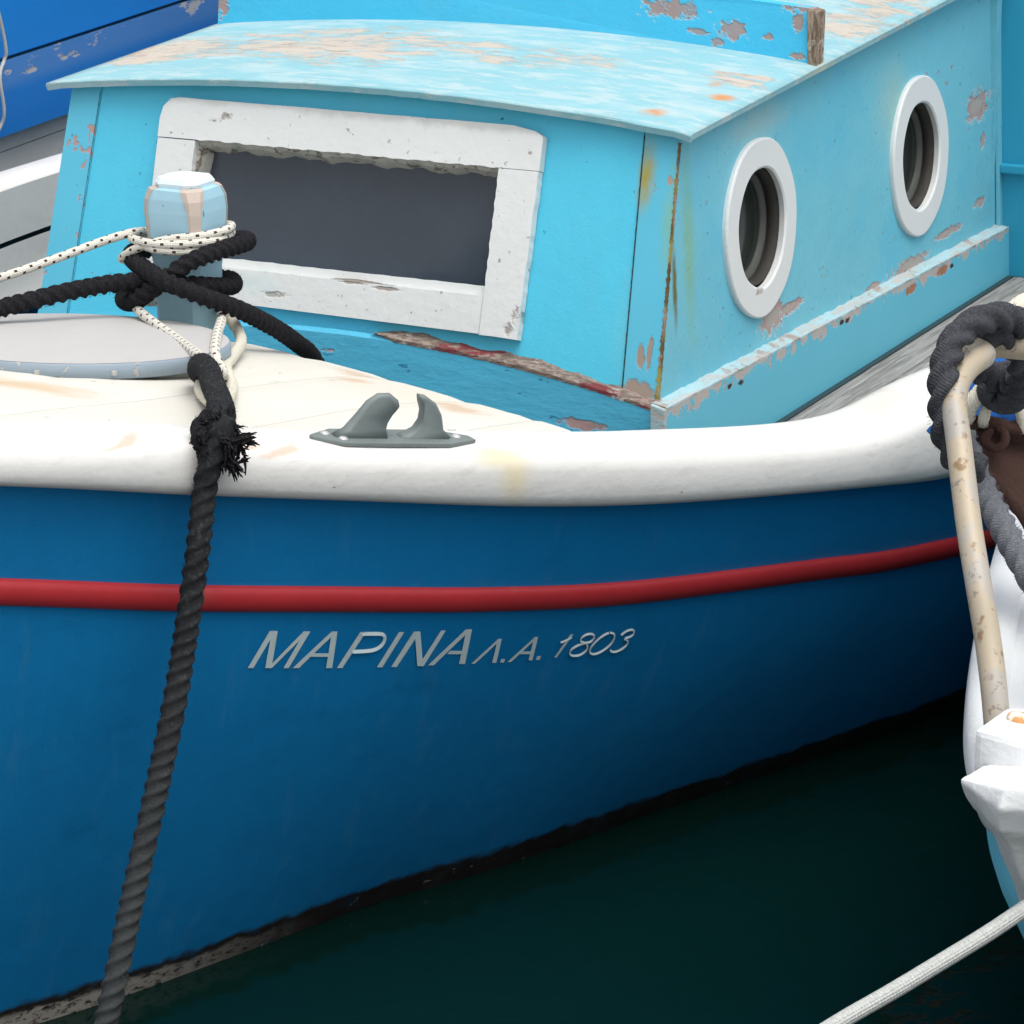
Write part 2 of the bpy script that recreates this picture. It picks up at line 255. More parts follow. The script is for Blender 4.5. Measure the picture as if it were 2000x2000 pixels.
a.layer(a.math('SUBTRACT', 1, a.step(a.math('MULTIPLY_ADD', a.noise(14, 4, .6), .3, a.vec('DOT_PRODUCT', a.P, (0, 0, 1))), .35, 1.05)), (.055, .06, .06))
a.layer(a.mul(a.step(a.noise(110, 4, .7), .52, .7), .5), (.085, .09, .09)); a.chips(70, .74, (.4, .4, .38), 0, seed=3)
moor_m = a.relief(a.noise(420, 3), 1.).done(.0012)
white_m = rope_mat('white_flecked_line', (.72, .70, .62), (.62, .59, .50), .85, (.017, (.06, .035, .03)))
cream_m = rope_mat('cream_old_line', (.70, .67, .56), (.56, .52, .42))
grey_m = rope_mat('dark_grey_rope_fibre', (.045, .047, .054), (.085, .088, .098))
grey2_m = rope_mat('grey_rope_fibre', (.13, .14, .155), (.20, .21, .225))
pale_m = rope_mat('pale_braided_line', (.52, .53, .50), (.36, .38, .37), .9, (.008, (.46, .47, .45)))
thin_m = rope_mat('thin_pale_cord', (.55, .56, .54), (.42, .43, .42))
# ---- neighbours
a = Mat('neighbour_white_paint', (.72, .735, .735), .45).vary(6, .03).chips(40, .745, (.45, .42, .40), -1, seed=5); a.layer(a.mul(a.step(a.noise(9, 4), .56, .7), .25), (.62, .63, .63)); nwhite_m = a.relief(a.noise(18, 5), 1.6).relief(a.noise(90, 3), .5).done(.003)
a = Mat('neighbour_turquoise_paint', (.14, .62, .82), .45).vary(8, .08).layer(a.mul(a.step(a.noise(16, 5, .65, (1, 1, .5)), .56, .66), .6), (.20, .58, .74)); a.chips(24, .70, (.03, .22, .36), -.6, (1, 1, .5), seed=6); nturq_m = a.relief(a.noise(20, 4), 1.).done(.003)
a = Mat('rusty_painted_pipe', (.45, .44, .415), .5, .4, .1).vary(10, .06)
a.layer(a.mul(a.step(a.vec('DOT_PRODUCT', a.P, (.55, .6, -1.1)), -1.75, -1.35), .7), (.44, .35, .22))
a.layer(a.step(a.noise(34, 4, .6, (1, 1, .6), 11), .58, .66), (.26, .17, .09)).layer(a.mul(a.step(a.noise(16, 3, .6, (1, 1, .3), 31), .52, .62), .6), (.36, .36, .36)).layer(a.step(a.noise(70, 4, .65), .60, .66), (.27, .23, .19)); pipe_m = a.relief(a.noise(50, 3), .5).done()
a = Mat('rusted_iron', (.030, .019, .016), .9, .2).vary(20, .35).layer(a.step(a.noise(24, 5, .7), .56, .66), (.085, .042, .032)); rust_m = a.relief(a.noise(60, 5, .7), 2).done(.004)
a = Mat('rusty_bolt', (.60, .30, .12), .8).vary(40, .3); a.layer(a.step(a.noise(60, 4), .5, .62), (.76, .72, .62)); rbolt_m = a.done()
a = Mat('deep_blue_paint', (.010, .20, .60), .4).vary(3, .10).vary(40, .05)
a.layer(a.mul(a.step(a.noise(8, 4, .6, (1, .4, 1), 7), .56, .70), .4), (.03, .24, .58)); dblue_m = a.relief(a.noise(30, 3), .4).done()
a = Mat('deep_blue_worn_rail', (.009, .17, .54), .42).vary(3, .10)
zz = a.vec('DOT_PRODUCT', a.P, (.0, -.05, 1))
a.layer(a.mul(a.step(zz, .865, .910), .6), (.10, .24, .52)); a.layer(a.step(a.math('ADD', a.noise(14, 6, .7, (1, .35, 1), 3), a.mul(a.step(zz, .87, .915), .3)), .845, .90), (.46, .44, .46), -1)
drail_m = a.relief(a.noise(40, 3), .4).done()
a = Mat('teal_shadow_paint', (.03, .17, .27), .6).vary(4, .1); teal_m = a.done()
palecy_m = Mat('pale_cyan_deck', (.30, .66, .74), .6).vary(5, .08).done()
rubber_m = Mat('black_rubber', (.008, .008, .009), .7).done()
a = Mat('rear_wall_paint', (.03, .33, .50), .45).vary(3, .10).chips(26, .72, (.2, .2, .18), -1, seed=7); rear_m = a.relief(a.noise(40, 3), .4).done()
bluenet_m = Mat('blue_net_cloth', (.008, .10, .36), .8).vary(40, .4).vary(120, .4, seed=8).done()
# ---- water and quay
a = Mat('harbour_water', (.0015, .014, .011), .045, .5); a.b.inputs['IOR'].default_value = 1.33
water_m = a.relief(a.noise(2.6, 3, .55, (1, 1, 1)), 1.0).relief(a.noise(11, 3, .5), .22).done(.016, .6)
a = Mat('quay_concrete', (.50, .49, .46), .9).vary(3, .15).vary(40, .1); quay_m = a.done()

# ------------------------------------------------------------------ mesh helpers
def tag(o, label=None, cat=None, group=None, kind=None):
    for k, q in (('label', label), ('category', cat), ('group', group), ('kind', kind)):
        if q: o[k] = q
    return o
def empty(name, loc, label, cat, group=None):
    o = bpy.data.objects.new(name, None); col.objects.link(o); o.location = loc; o.empty_display_size = .1
    bpy.context.view_layer.update(); return tag(o, label, cat, group)
def obj(name, V, F, m, parent=None, smooth=False, bevel=0., uv=None, seg=2):
    me = bpy.data.meshes.new(name); bm = bmesh.new()
    vs = [bm.verts.new(p) for p in V]
    lay = bm.loops.layers.uv.new('UVMap') if uv else None
    for i, f in enumerate(F):
        try: fc = bm.faces.new([vs[j] for j in f])
        except ValueError: continue
        fc.smooth = smooth
        if uv:
            for lp, q in zip(fc.loops, uv[i]): lp[lay].uv = q
    bmesh.ops.recalc_face_normals(bm, faces=bm.faces)
    if bevel:
        es = [e for e in bm.edges if len(e.link_faces) == 2 and e.calc_face_angle(0) > .5]
        bmesh.ops.bevel(bm, geom=es, offset=bevel, segments=seg, profile=.6, affect='EDGES', clamp_overlap=True)
    bm.to_mesh(me); bm.free(); me.materials.append(m)
    o = bpy.data.objects.new(name, me); col.objects.link(o)
    if parent: o.parent = parent; o.matrix_parent_inverse = parent.matrix_world.inverted()
    return o
def grid(rows, closed=False):
    n = len(rows[0]); V = [p for r in rows for p in r]; F = []
    for i in range(len(rows)-1):
        for j in range(n if closed else n-1):
            k = (j+1) % n; F.append((i*n+j, i*n+k, (i+1)*n+k, (i+1)*n+j))
    return V, F
def loft(name, rows, m, parent=None, closed=False, smooth=True, caps=False):
    V, F = grid(rows, closed); n = len(rows[0])
    if caps: F.append(tuple(range(n))); F.append(tuple((len(rows)-1)*n+j for j in range(n)))
    return obj(name, V, F, m, parent, smooth)
def plate(name, out, d, m, parent=None, bevel=0., smooth=False):
    d = Vector(d); n = len(out); V = [Vector(p) for p in out] + [Vector(p)+d for p in out]
    F = [tuple(range(n)), tuple(range(n, 2*n))] + [(i, (i+1) % n, n+(i+1) % n, n+i) for i in range(n)]
    return obj(name, V, F, m, parent, smooth, bevel)
def box(name, x, y, z, m, parent=None, bevel=0.):
    return plate(name, [(x[0], y[0], z[0]), (x[1], y[0], z[0]), (x[1], y[1], z[0]), (x[0], y[1], z[0])], (0, 0, z[1]-z[0]), m, parent, bevel)
def crv(pts, ds):
    P = [Vector(p) for p in pts]; out = []
    for i in range(len(P)-1):
        a, b, c, d = P[max(0, i-1)], P[i], P[i+1], P[min(len(P)-1, i+2)]
        k = max(2, int((c-b).length/ds*1.5))
        for j in range(k):
            u = j/k; out.append(.5*((2*b)+(c-a)*u+(2*a-5*b+4*c-d)*u*u+(3*b-a-3*c+d)*u**3))
    out.append(P[-1]); res = [out[0]]; acc = 0.; q = out[0]; L = 0.
    for p in out[1:]:
        while (p-q).length + acc >= ds:
            r = ds-acc; q = q + (p-q).normalized()*r; res.append(q.copy()); acc = 0.
        acc += (p-q).length; q = p
    return res
def tube(name, pts, r, m, parent=None, ds=None, seg=12, lobes=0, pitch=.066, caps=True, rf=None, depth=.2, jit=0.):
    ds = ds or r*.7; P = crv(pts, ds); rows = []; uvs = []
    t0 = (P[1]-P[0]).normalized(); n = t0.orthogonal().normalized()
    for i, p in enumerate(P):
        t = ((P[min(i+1, len(P)-1)])-(P[max(i-1, 0)])).normalized(); n = (n-t*n.dot(t)).normalized(); b = t.cross(n)
        s = i*ds; ring = []
        R = r*(rf(i/(len(P)-1)) if rf else 1)*(1+jit*random.uniform(-1, 1))
        for j in range(seg):
            ph = 2*math.pi*j/seg
            q = R
            if lobes:
                ps = ((ph-2*math.pi*(s+.10*pitch*math.sin(s*9)+.06*pitch*math.sin(s*31+1))/pitch) % (2*math.pi/3))-math.pi/3
                q = R*max(1-depth, .536*math.cos(ps)+math.sqrt(max(0, .2153-(.536*math.sin(ps))**2)))
            ring.append(p+(n*math.cos(ph)+b*math.sin(ph))*q)
        rows.append(ring)
    V, F = grid(rows, True); uv = []
    for i in range(len(rows)-1):
        for j in range(seg): uv.append(((j/seg, i*ds), ((j+1)/seg, i*ds), ((j+1)/seg, (i+1)*ds), (j/seg, (i+1)*ds)))
    if caps:
        for k in (0, len(rows)-1): F.append(tuple(k*seg+j for j in range(seg))); uv.append([(0, 0)]*seg)
    return obj(name, V, F, m, parent, True, uv=uv)
def twisted(name, pts, r, m, parent=None, pitch=None, depth=.24):
    pitch = pitch or r*3.6
    o = tube(name, pts, r, m, parent, ds=pitch/20, seg=30, lobes=3, pitch=pitch, depth=depth, jit=.012)
    V, F = [], []; P = crv(pts, .004); rs = random.getstate(); random.seed(3)
    for i in range(1, len(P)-1):
        t = (P[i+1]-P[i-1]).normalized(); n = t.orthogonal().normalized(); b = t.cross(n)
        for k in range(9):
            ph = random.uniform(0, 6.283); e = n*math.cos(ph)+b*math.sin(ph); c = P[i]+e*r*.88+t*random.uniform(-.002, .002)
            d = (e*random.uniform(.2, .9)+t*random.gauss(0, 1)+e.cross(t)*random.gauss(0, 1)).normalized()*random.uniform(.003, .008); q = d.cross(e); q = (q.normalized() if q.length > 1e-6 else t)*.0005
            i0 = len(V); V += [c-q, c+q, c+d+e*.001]; F.append((i0, i0+1, i0+2))
    random.setstate(rs)
    fz = obj('rope_fuzz', V, F, m, o if parent is None else parent); fz['kind'] = 'stuff'
    return o
def lerp(a, b, u): return a+(b-a)*u

# ------------------------------------------------------------------ hull form
# stations from stem to stern: outer lower edge of the gunwale, inner top edge of it, and the waterline
GB=[(0,-2.45,1.16),(.27,-2.13,1.10),(.48,-1.815,1.03),(.61,-1.53,.955),(.768,-1.237,.885),(.94,-.954,.82),(1.065,-.673,.765),(1.247,-.245,.70),(1.343,.033,.66),(1.46,.5,.62),(1.52,1.2,.60),(1.46,2.2,.64),(1.1,3.3,.74),(0,4.3,.95)]
WL=[(0,-2.12),(.14,-1.92),(.29,-1.67),(.40,-1.45),(.50,-1.19),(.60,-.92),(.735,-.66),(.905,-.24),(1.025,.04),(1.21,.5),(1.36,1.2),(1.3,2.2),(.85,3.2),(0,4.0)]
def cr(A,t):
    n=len(A);i=max(0,min(n-2,int(math.floor(t))));u=t-i
    p=[A[max(0,min(n-1,i+j))] for j in (-1,0,1,2)]
    out=[]
    for a,b,c,d in zip(*p):
        out.append(.5*((2*b)+(c-a)*u+(2*a-5*b+4*c-d)*u*u+(3*b-a-3*c+d)*u**3))
    return tuple(out)
def outw(t):
    a=cr(GB,max(0,t-.05));b=cr(GB,min(len(GB)-1,t+.05));dx,dy=b[0]-a[0],b[1]-a[1];l=math.hypot(dx,dy)
    return (dy/l,-dx/l)
def hull(t,w,off=0.):
    g=cr(GB,t);q=cr(WL,t);o=outw(t);bu=.035*4*w*(1-w) if w<1 else 0
    return (g[0]+(q[0]-g[0])*w+o[0]*(bu-.012+off),g[1]+(q[1]-g[1])*w+o[1]*(bu-.012+off),g[2]*(1-w))
def itp(T, x):
    if x <= T[0][0]: return T[0][1]
    for (a, p), (b, q) in zip(T, T[1:]):
        if x <= b: return p+(q-p)*(x-a)/(b-a)
    return T[-1][1]
IN = [(0, -2.33, 1.265), (.19, -2.04, 1.185), (.375, -1.756, 1.105), (.502, -1.477, 1.046), (.664, -1.177, .979), (.834, -.898, .927), (.955, -.625, .873), (1.135, -.201, .811), (1.228, .066, .838), (1.341, .518, .862), (1.40, 1.2, .86), (1.33, 2.2, .87), (1.0, 3.2, .95), (0, 4.12, 1.15)]
# deck heights: along the centreline, and along the curved aft edge of the foredeck
ZC = [(-2.4, 1.275), (-1.8, 1.14), (-1.3, 1.038), (-.93, .974), (-.53, .914), (-.3, .862)]
EZ = [(0, .872), (.13, .862), (.29, .855), (.43, .853), (.575, .858), (.73, .874), (.95, .908)]
def bz(Y):
    lo_, hi_ = 0., 12.
    for _ in range(30):
        m_ = (lo_+hi_)/2
        if cr(IN, m_)[1] < Y: lo_ = m_
        else: hi_ = m_
    p = cr(IN, lo_); return p[0], p[2]
def Ye(X): return -.35-.42*(X/.93)**2
def zd0(X, Y):
    b, zs = bz(Y); return itp(ZC, Y)-(itp(ZC, Y)-zs)*min(1., (abs(X)/max(b, .02)))**2
def zd(X, Y): return zd0(X, Y)+(itp(EZ, abs(X))-zd0(X, Ye(X)))*math.exp(-max(0, Ye(X)-Y)/.22)

NS = len(GB)-1
TS = [i*.1 for i in range(NS*10+1)]
HW, ZB, LEAN, RAKE = .745, .7326, .045, .30
FN = Vector((0, -1, RAKE)).normalized()
def FP(X, z, o=0.): return Vector((X, (z-ZB)*RAKE, z))+FN*o
def SP(Y, z, o=0.): return Vector((HW-LEAN*(z-ZB)+o, Y, z))
def zr(X, Y): return 1.262+.045*(1-(X/.77)**2)+.05*(Y-.1)

# ------------------------------------------------------------------ setting: water, quay
wt = obj('water', [(-300, -4.2, 0), (300, -4.2, 0), (300, 400, 0), (-300, 400, 0)], [(0, 1, 2, 3)], water_m); tag(wt, kind='structure')
q = box('quay', (-60, 60), (-60, -4.2), (-3, .78), quay_m, bevel=.03); tag(q, kind='structure')

# ------------------------------------------------------------------ the blue fishing boat
boat = empty('fishing_boat', (0, 0, 0), 'blue hulled wooden fishing boat with cyan cabin and white gunwale', 'boat')
rows = []
for t in TS:
    r = [hull(t, k/14) for k in range(15)]
    wx, wy = cr(WL, t); r += [(wx*.9, wy+.02*(1 if t < 6 else -1), -.12), (wx*.55, wy*.97, -.35), (0, wy*.93, -.5)]
    rows.append(r)
rows2 = [r + [(-x, y, z) for x, y, z in reversed(r[:-1])] for r in rows]
loft('hull', rows2, hull_m, boat)
def rail_rows(sgn):
    R = []
    for t in TS:
        g = cr(GB, t); i = cr(IN, t); ox, oy = outw(t)
        def pt(d, z): return (sgn*(g[0]+ox*d), g[1]+oy*d, z)
        h = i[2]-g[2]; dz = min(h, .115)
        top = i[2]
        prof = [(sgn*i[0], i[1], top-.10), (sgn*i[0], i[1], top-.012), (sgn*(i[0]+ox*.012), i[1]+oy*.012, top-.002)]
        for u in (.3, .55, .8): prof.append((sgn*lerp(i[0], g[0]+ox*.005, u), lerp(i[1], g[1]+oy*.005, u), top+.006*math.sin(math.pi*u)-.004*u))
        c0 = top-.040
        for aa in (60, 30, 0): prof.append(pt(.005+.038*math.cos(math.radians(aa)), c0+.036*math.sin(math.radians(aa))))
        prof.append(pt(.043, lerp(c0, g[2], .35)))
        prof.append(pt(.042, lerp(c0, g[2], .62))); prof.append(pt(.037, lerp(c0, g[2], .84))); prof.append(pt(.027, lerp(c0, g[2], .96))); prof.append(pt(.010, g[2]-.001)); prof.append(pt(-.03, g[2]+.004))
        R.append(prof)
    return R
loft('gunwale', rail_rows(1), gun_m, boat)
loft('gunwale', rail_rows(-1), gun_m, boat)
for sg in (1, -1):
    loft('inner_bulwark', [[(sg*(cr(IN, t)[0]-.002), cr(IN, t)[1]-.002, cr(IN, t)[2]-.008), (sg*(cr(IN, t)[0]-.003), cr(IN, t)[1]-.002, cr(IN, t)[2]-.135)] for t in TS if 6.2 < t < 12], nplank_m, boat, smooth=False)
    loft('bulwark_gap', [[(sg*(cr(IN, t)[0]+.012), cr(IN, t)[1], cr(IN, t)[2]-.13), (sg*(cr(IN, t)[0]+.012), cr(IN, t)[1], cr(IN, t)[2]-.155)] for t in TS if 6.4 < t < 12], seam_m, boat, smooth=False)
    loft('waterway', [[(sg*(cr(IN, t)[0]-.004), cr(IN, t)[1], cr(IN, t)[2]-.147), (sg*(cr(IN, t)[0]-.008), cr(IN, t)[1], .574), (sg*(cr(IN, t)[0]-.07), cr(IN, t)[1], .574)] for t in TS if 6.6 < t < 12], nplank_m, boat, smooth=False)
sm = []
for z, y, hw in ((1.40, -2.56, .045), (1.30, -2.53, .05), (1.16, -2.50, .045), (.8, -2.40, .04), (.4, -2.27, .04), (0, -2.15, .04), (-.3, -1.95, .04)):
    sm.append([(-hw*.6, y, z), (hw*.6, y, z), (hw, y+.10, z), (hw, y+.22, z), (-hw, y+.22, z), (-hw, y+.10, z)])
loft('stem_post', sm, hull_m, boat, closed=True, smooth=False, caps=True)
# red rubbing strake: a half round moulding along the topsides
def strake(sgn):
    R = []
    for t in TS:
        wc = .15+.0136*t if t < 8.5 else .2656+.004*(t-8.5); hz = .024/max(.3, cr(GB, t)[2]); prof = []
        for k in range(9):
            aa = math.pi*(k/8); p = hull(t, wc-hz*math.cos(aa), .019*math.sin(aa)**.7-.004); prof.append((sgn*p[0], p[1], p[2]))
        R.append(prof)
    return loft('rubbing_strake', R, red_m, boat)
strake(1); strake(-1)
# name and registration, raised 1.5 mm off the planking
LETTER_BARS=[[(3.5138,0.3327),(3.5485,0.3337),(3.6513,0.2621),(3.6161,0.2615)],[(3.6208,0.3357),(3.6604,0.3368),(3.6641,0.2624),(3.6289,0.2617)],[(3.6373,0.3362),(3.6623,0.3369),(3.855,0.2668),(3.8224,0.2662)],[(3.7345,0.3389),(3.7678,0.3399),(3.8628,0.267),(3.8289,0.2663)],[(3.7945,0.3407),(3.8333,0.3418),(4.0297,0.2707),(3.9964,0.2701)],[(4.006,0.3469),(4.0459,0.348),(4.0317,0.2708),(3.9964,0.2701)],[(3.8835,0.3197),(4.0127,0.3231),(4.0109,0.3157),(3.896,0.3128)],[(4.0768,0.3489),(4.1126,0.3499),(4.2129,0.2753),(4.1764,0.2746)],[(4.3347,0.3548),(4.3705,0.3558),(4.4519,0.2801),(4.4186,0.2794)],[(4.4272,0.3569),(4.4639,0.358),(4.5517,0.281),(4.5113,0.2801)],[(4.5976,0.3603),(4.6349,0.3616),(4.5517,0.281),(4.5147,0.2802)],[(4.6018,0.3605),(4.6384,0.3617),(4.7133,0.2823),(4.6823,0.2816)],[(4.6668,0.3609),(4.7044,0.3621),(4.8796,0.2841),(4.844,0.2832)],[(4.873,0.365),(4.915,0.3666),(4.8846,0.2843),(4.8476,0.2833)],[(4.7693,0.3383),(4.8699,0.3417),(4.8658,0.3336),(4.7833,0.3309)],[(4.9588,0.3676),(4.985,0.3687),(5.117,0.314),(5.0915,0.3132)],[(5.1079,0.3717),(5.1406,0.373),(5.117,0.314),(5.0876,0.3131)],[(5.1687,0.3733),(5.1981,0.3744),(5.2002,0.3657),(5.1692,0.3645)],[(5.2262,0.3742),(5.2563,0.3753),(5.4029,0.3187),(5.3766,0.3178)],[(5.3925,0.3761),(5.4262,0.3774),(5.4029,0.3187),(5.3704,0.3176)],[(5.2928,0.3571),(5.3981,0.361),(5.3966,0.3541),(5.3105,0.351)],[(5.4536,0.3778),(5.4855,0.3791),(5.4864,0.3692),(5.4545,0.368)],[(5.5987,0.378),(5.6204,0.379),(5.6862,0.3228),(5.6609,0.3217)]]
LETTER_LINES=[(0.0068,[(4.1889,0.2787),(4.2949,0.2806),(4.329,0.2845),(4.3396,0.2939),(4.3293,0.3063),(4.2892,0.3151),(4.2206,0.3166),(4.14,0.3153)]),(0.0038,[(5.6778,0.3296),(5.6339,0.3374),(5.5911,0.341)]),(0.0044,[(5.7975,0.3499),(5.7602,0.3437),(5.7561,0.3348),(5.7785,0.3283),(5.8155,0.3274),(5.8461,0.3334),(5.8499,0.3428),(5.8309,0.3495),(5.7975,0.3499),(5.7446,0.3543),(5.7109,0.363),(5.7122,0.3733),(5.7413,0.3797),(5.7892,0.3812),(5.8257,0.373),(5.8294,0.3609),(5.7975,0.3499)]),(0.0044,[(5.9491,0.3315),(5.9813,0.3368),(5.9937,0.3487),(5.9863,0.3635),(5.958,0.3764),(5.9169,0.384),(5.878,0.383),(5.8572,0.3748),(5.8576,0.3611),(5.8852,0.3454),(5.9178,0.3351),(5.9491,0.3315)]),(0.0044,[(6.0301,0.3433),(6.0541,0.3347),(6.0832,0.3326),(6.1011,0.3373),(6.1056,0.347),(6.0854,0.353),(6.056,0.3547),(6.0848,0.3608),(6.0927,0.3713),(6.0764,0.3813),(6.0446,0.3876),(6.0105,0.3856),(5.9933,0.3779)])]

GLYPHS = [(0, 4, []), (4, 7, []), (7, 8, [0]), (8, 9, []), (9, 12, []), (12, 15, []), (15, 17, []), (17, 18, []), (18, 21, []), (21, 22, []), (22, 23, [1]), (0, 0, [2]), (0, 0, [3]), (0, 0, [4])]
for a_, b_, ls in GLYPHS:
    V, F = [], []; lift = .0016
    for b in LETTER_BARS[a_:b_]:
        n0 = len(V); lift += .0002
        for u in range(4):
            for vv in (0, 1):
                t_ = lerp(lerp(b[0][0], b[3][0], u/3), lerp(b[1][0], b[2][0], u/3), vv); w_ = lerp(lerp(b[0][1], b[3][1], u/3), lerp(b[1][1], b[2][1], u/3), vv)
                V.append(hull(t_, w_, lift))
        for u in range(3): F.append((n0+u*2, n0+u*2+1, n0+u*2+3, n0+u*2+2))
    for li in ls:
        wd, ln = LETTER_LINES[li]; P = [Vector(hull(t_, w_, .0024)) for t_, w_ in ln]; P = crv(P, .006); n0 = len(V); o_ = Vector((*outw(ln[0][0]), .25)).normalized()
        for i, p in enumerate(P):
            d = (P[min(i+1, len(P)-1)]-P[max(0, i-1)]).normalized(); s_ = d.cross(o_).normalized()*wd*.47
            V += [p+s_, p-s_]
        for i in range(len(P)-1): F.append((n0+2*i, n0+2*i+1, n0+2*i+3, n0+2*i+2))
    obj('painted_letter', V, F, letter_m, boat)

# ---- foredeck of fore-and-aft planks, cambered, ending in a curved edge before the cabin
xs = [-.95, -.73, -.51, -.29, -.07, .15, .37, .59, .80, .95]
for a_, b_ in zip(xs, xs[1:]):
    rows = []; ex = min(abs(a_), abs(b_)) if a_*b_ > 0 else 0
    for k in range(25):
        r = []
        for u in range(6):
            X = lerp(a_+.0008, b_-.0008, u/5); y1 = Ye(X)
            # forward limit: where the plank meets the inner edge of the gunwale
            y0 = -2.30
            l1, l2 = -2.33, y1
            for _ in range(24):
                mid = (l1+l2)/2
                if bz(mid)[0] < abs(X)-.01: l1 = mid
                else: l2 = mid
            y0 = l2-.02; Y = lerp(min(y0, y1), y1, k/24)
            e = .003 if u in (0, 5) else 0
            r.append((X, Y, zd(X, Y)-.004-e))
        rows.append(r)
    V, F = grid(rows); n = len(V); V = V+[(x, y, z-.035) for x, y, z in V]; F = F+[tuple(n+i for i in f) for f in F]
    nc, nr = 6, 25
    for k in range(nr-1):
        for c_ in (0, nc-1): i0, i1 = k*nc+c_, (k+1)*nc+c_; F.append((i0, i1, n+i1, n+i0))
    for c_ in range(nc-1):
        for k in (0, nr-1): i0, i1 = k*nc+c_, k*nc+c_+1; F.append((i0, i1, n+i1, n+i0))
    obj('deck_plank', V, F, fore_m, boat)
# bulkhead under the foredeck edge, well deck and side decks
loft('foredeck_bulkhead', [[(X, Ye(X)-.03, .56+.12*max(0, abs(X)-.7)), (X, Ye(X)-.03, itp(EZ, abs(X))-.02)] for X in [i*.05 for i in range(-15, 16)]], fore_m, boat, smooth=False)
xs = [-1.36, -1.18, -1.0, -.82, -.64, -.4, -.2, 0, .2, .4, .64, .76, .88, 1.0, 1.12, 1.24]
def ylim(X):
    y = -.95
    while bz(y)[0] < X+.05 and y < 1.6: y += .02
    return y
for a_, b_ in zip(xs, xs[1:]):
    inn = max(abs(a_), abs(b_))
    box('side_deck_plank', (a_+.003, b_-.003), (max(-.8, ylim(inn)), 3.0 if inn > .7 else -.02), (.53, .572+random.uniform(-.002, .002)), deck_m, boat, .003)
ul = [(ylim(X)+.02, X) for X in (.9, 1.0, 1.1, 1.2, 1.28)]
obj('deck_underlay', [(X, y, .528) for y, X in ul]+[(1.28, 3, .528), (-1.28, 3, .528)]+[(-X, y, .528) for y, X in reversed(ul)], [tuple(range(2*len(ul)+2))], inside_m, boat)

# ---- cabin
wx0, wx1, wz0, wz1 = -.384, .343, .926, 1.155
def wall_front(name, xa, xb, m):
    V, F = [], []
    def quad(x0, x1, za, zb, n=8):
        for i in range(n):
            a1, a2 = lerp(x0, x1, i/n), lerp(x0, x1, (i+1)/n); k = len(V)
            for X, z in ((a1, za), (a2, za), (a2, zb), (a1, zb)):
                if z == 'top': z = zr(X, .15)-.014
                s_ = X*(1-LEAN*(z-ZB)/HW) if abs(X) > .6 else X
                V.append(FP(s_, z))
            F.append((k, k+1, k+2, k+3))
    return V, F, quad
V, F, quad = wall_front('', 0, 0, None)
quad(-.666, wx0, .55, 'top', 4); quad(wx1, .664, .55, 'top', 4); quad(wx0, wx1, .55, wz0); quad(wx0, wx1, wz1, 'top')
# reveals of the window opening
for (x0, z0, x1, z1) in ((wx0, wz0, wx1, wz0), (wx0, wz1, wx1, wz1), (wx0, wz0, wx0, wz1), (wx1, wz0, wx1, wz1)):
    k = len(V); V += [FP(x0, z0), FP(x1, z1), FP(x1, z1, -.06), FP(x0, z0, -.06)]; F.append((k, k+1, k+2, k+3))
obj('cabin_front_panel', V, F, front_m, boat)
for s_ in (-1, 1):
    o_ = []
    for X, z in ((.667, .55), (HW, .55), (HW, 'top'), (.667, 'top')):
        if z == 'top': z = zr(X, .15)-.016
        o_.append(FP(s_*X*(1-LEAN*(z-ZB)/HW), z, .0035))
    p = plate('corner_board', o_, -FN*.03, corner_m, boat, .0015)
def joint(nm, fn, n, w0, m):
    rows = []
    for i in range(n+1):
        u = i/n; wd = w0*(.35+.65*abs(math.sin(i*.9)+.6*math.sin(i*2.3+1))*random.uniform(.4, 1)) ; rows.append(fn(u, wd))
    return loft(nm, rows, m, boat, smooth=False)
def cz(u): return lerp(.735, 1.235, u)
joint('corner_joint', lambda u, wd: [FP((HW-LEAN*(cz(u)-ZB)+.0015)-wd*(.5+1.6*max(0, .45-u)), cz(u), .0046), FP(HW-LEAN*(cz(u)-ZB)+.0022, cz(u), .0046), SP((cz(u)-ZB)*RAKE+.001+wd*.8, cz(u), .0016)], 120, .0085, joint_m)
for X in (-.667, .667): joint('panel_seam', lambda u, wd: [FP(X*(1-LEAN*(cz(u)-ZB)/HW)-.0008-(wd if X > 0 else -wd), lerp(.74, 1.245, u), .0042), FP(X*(1-LEAN*(cz(u)-ZB)/HW)+.0012*(1 if X > 0 else -1), lerp(.74, 1.245, u), .0044)], 90, .0013, seam_m)
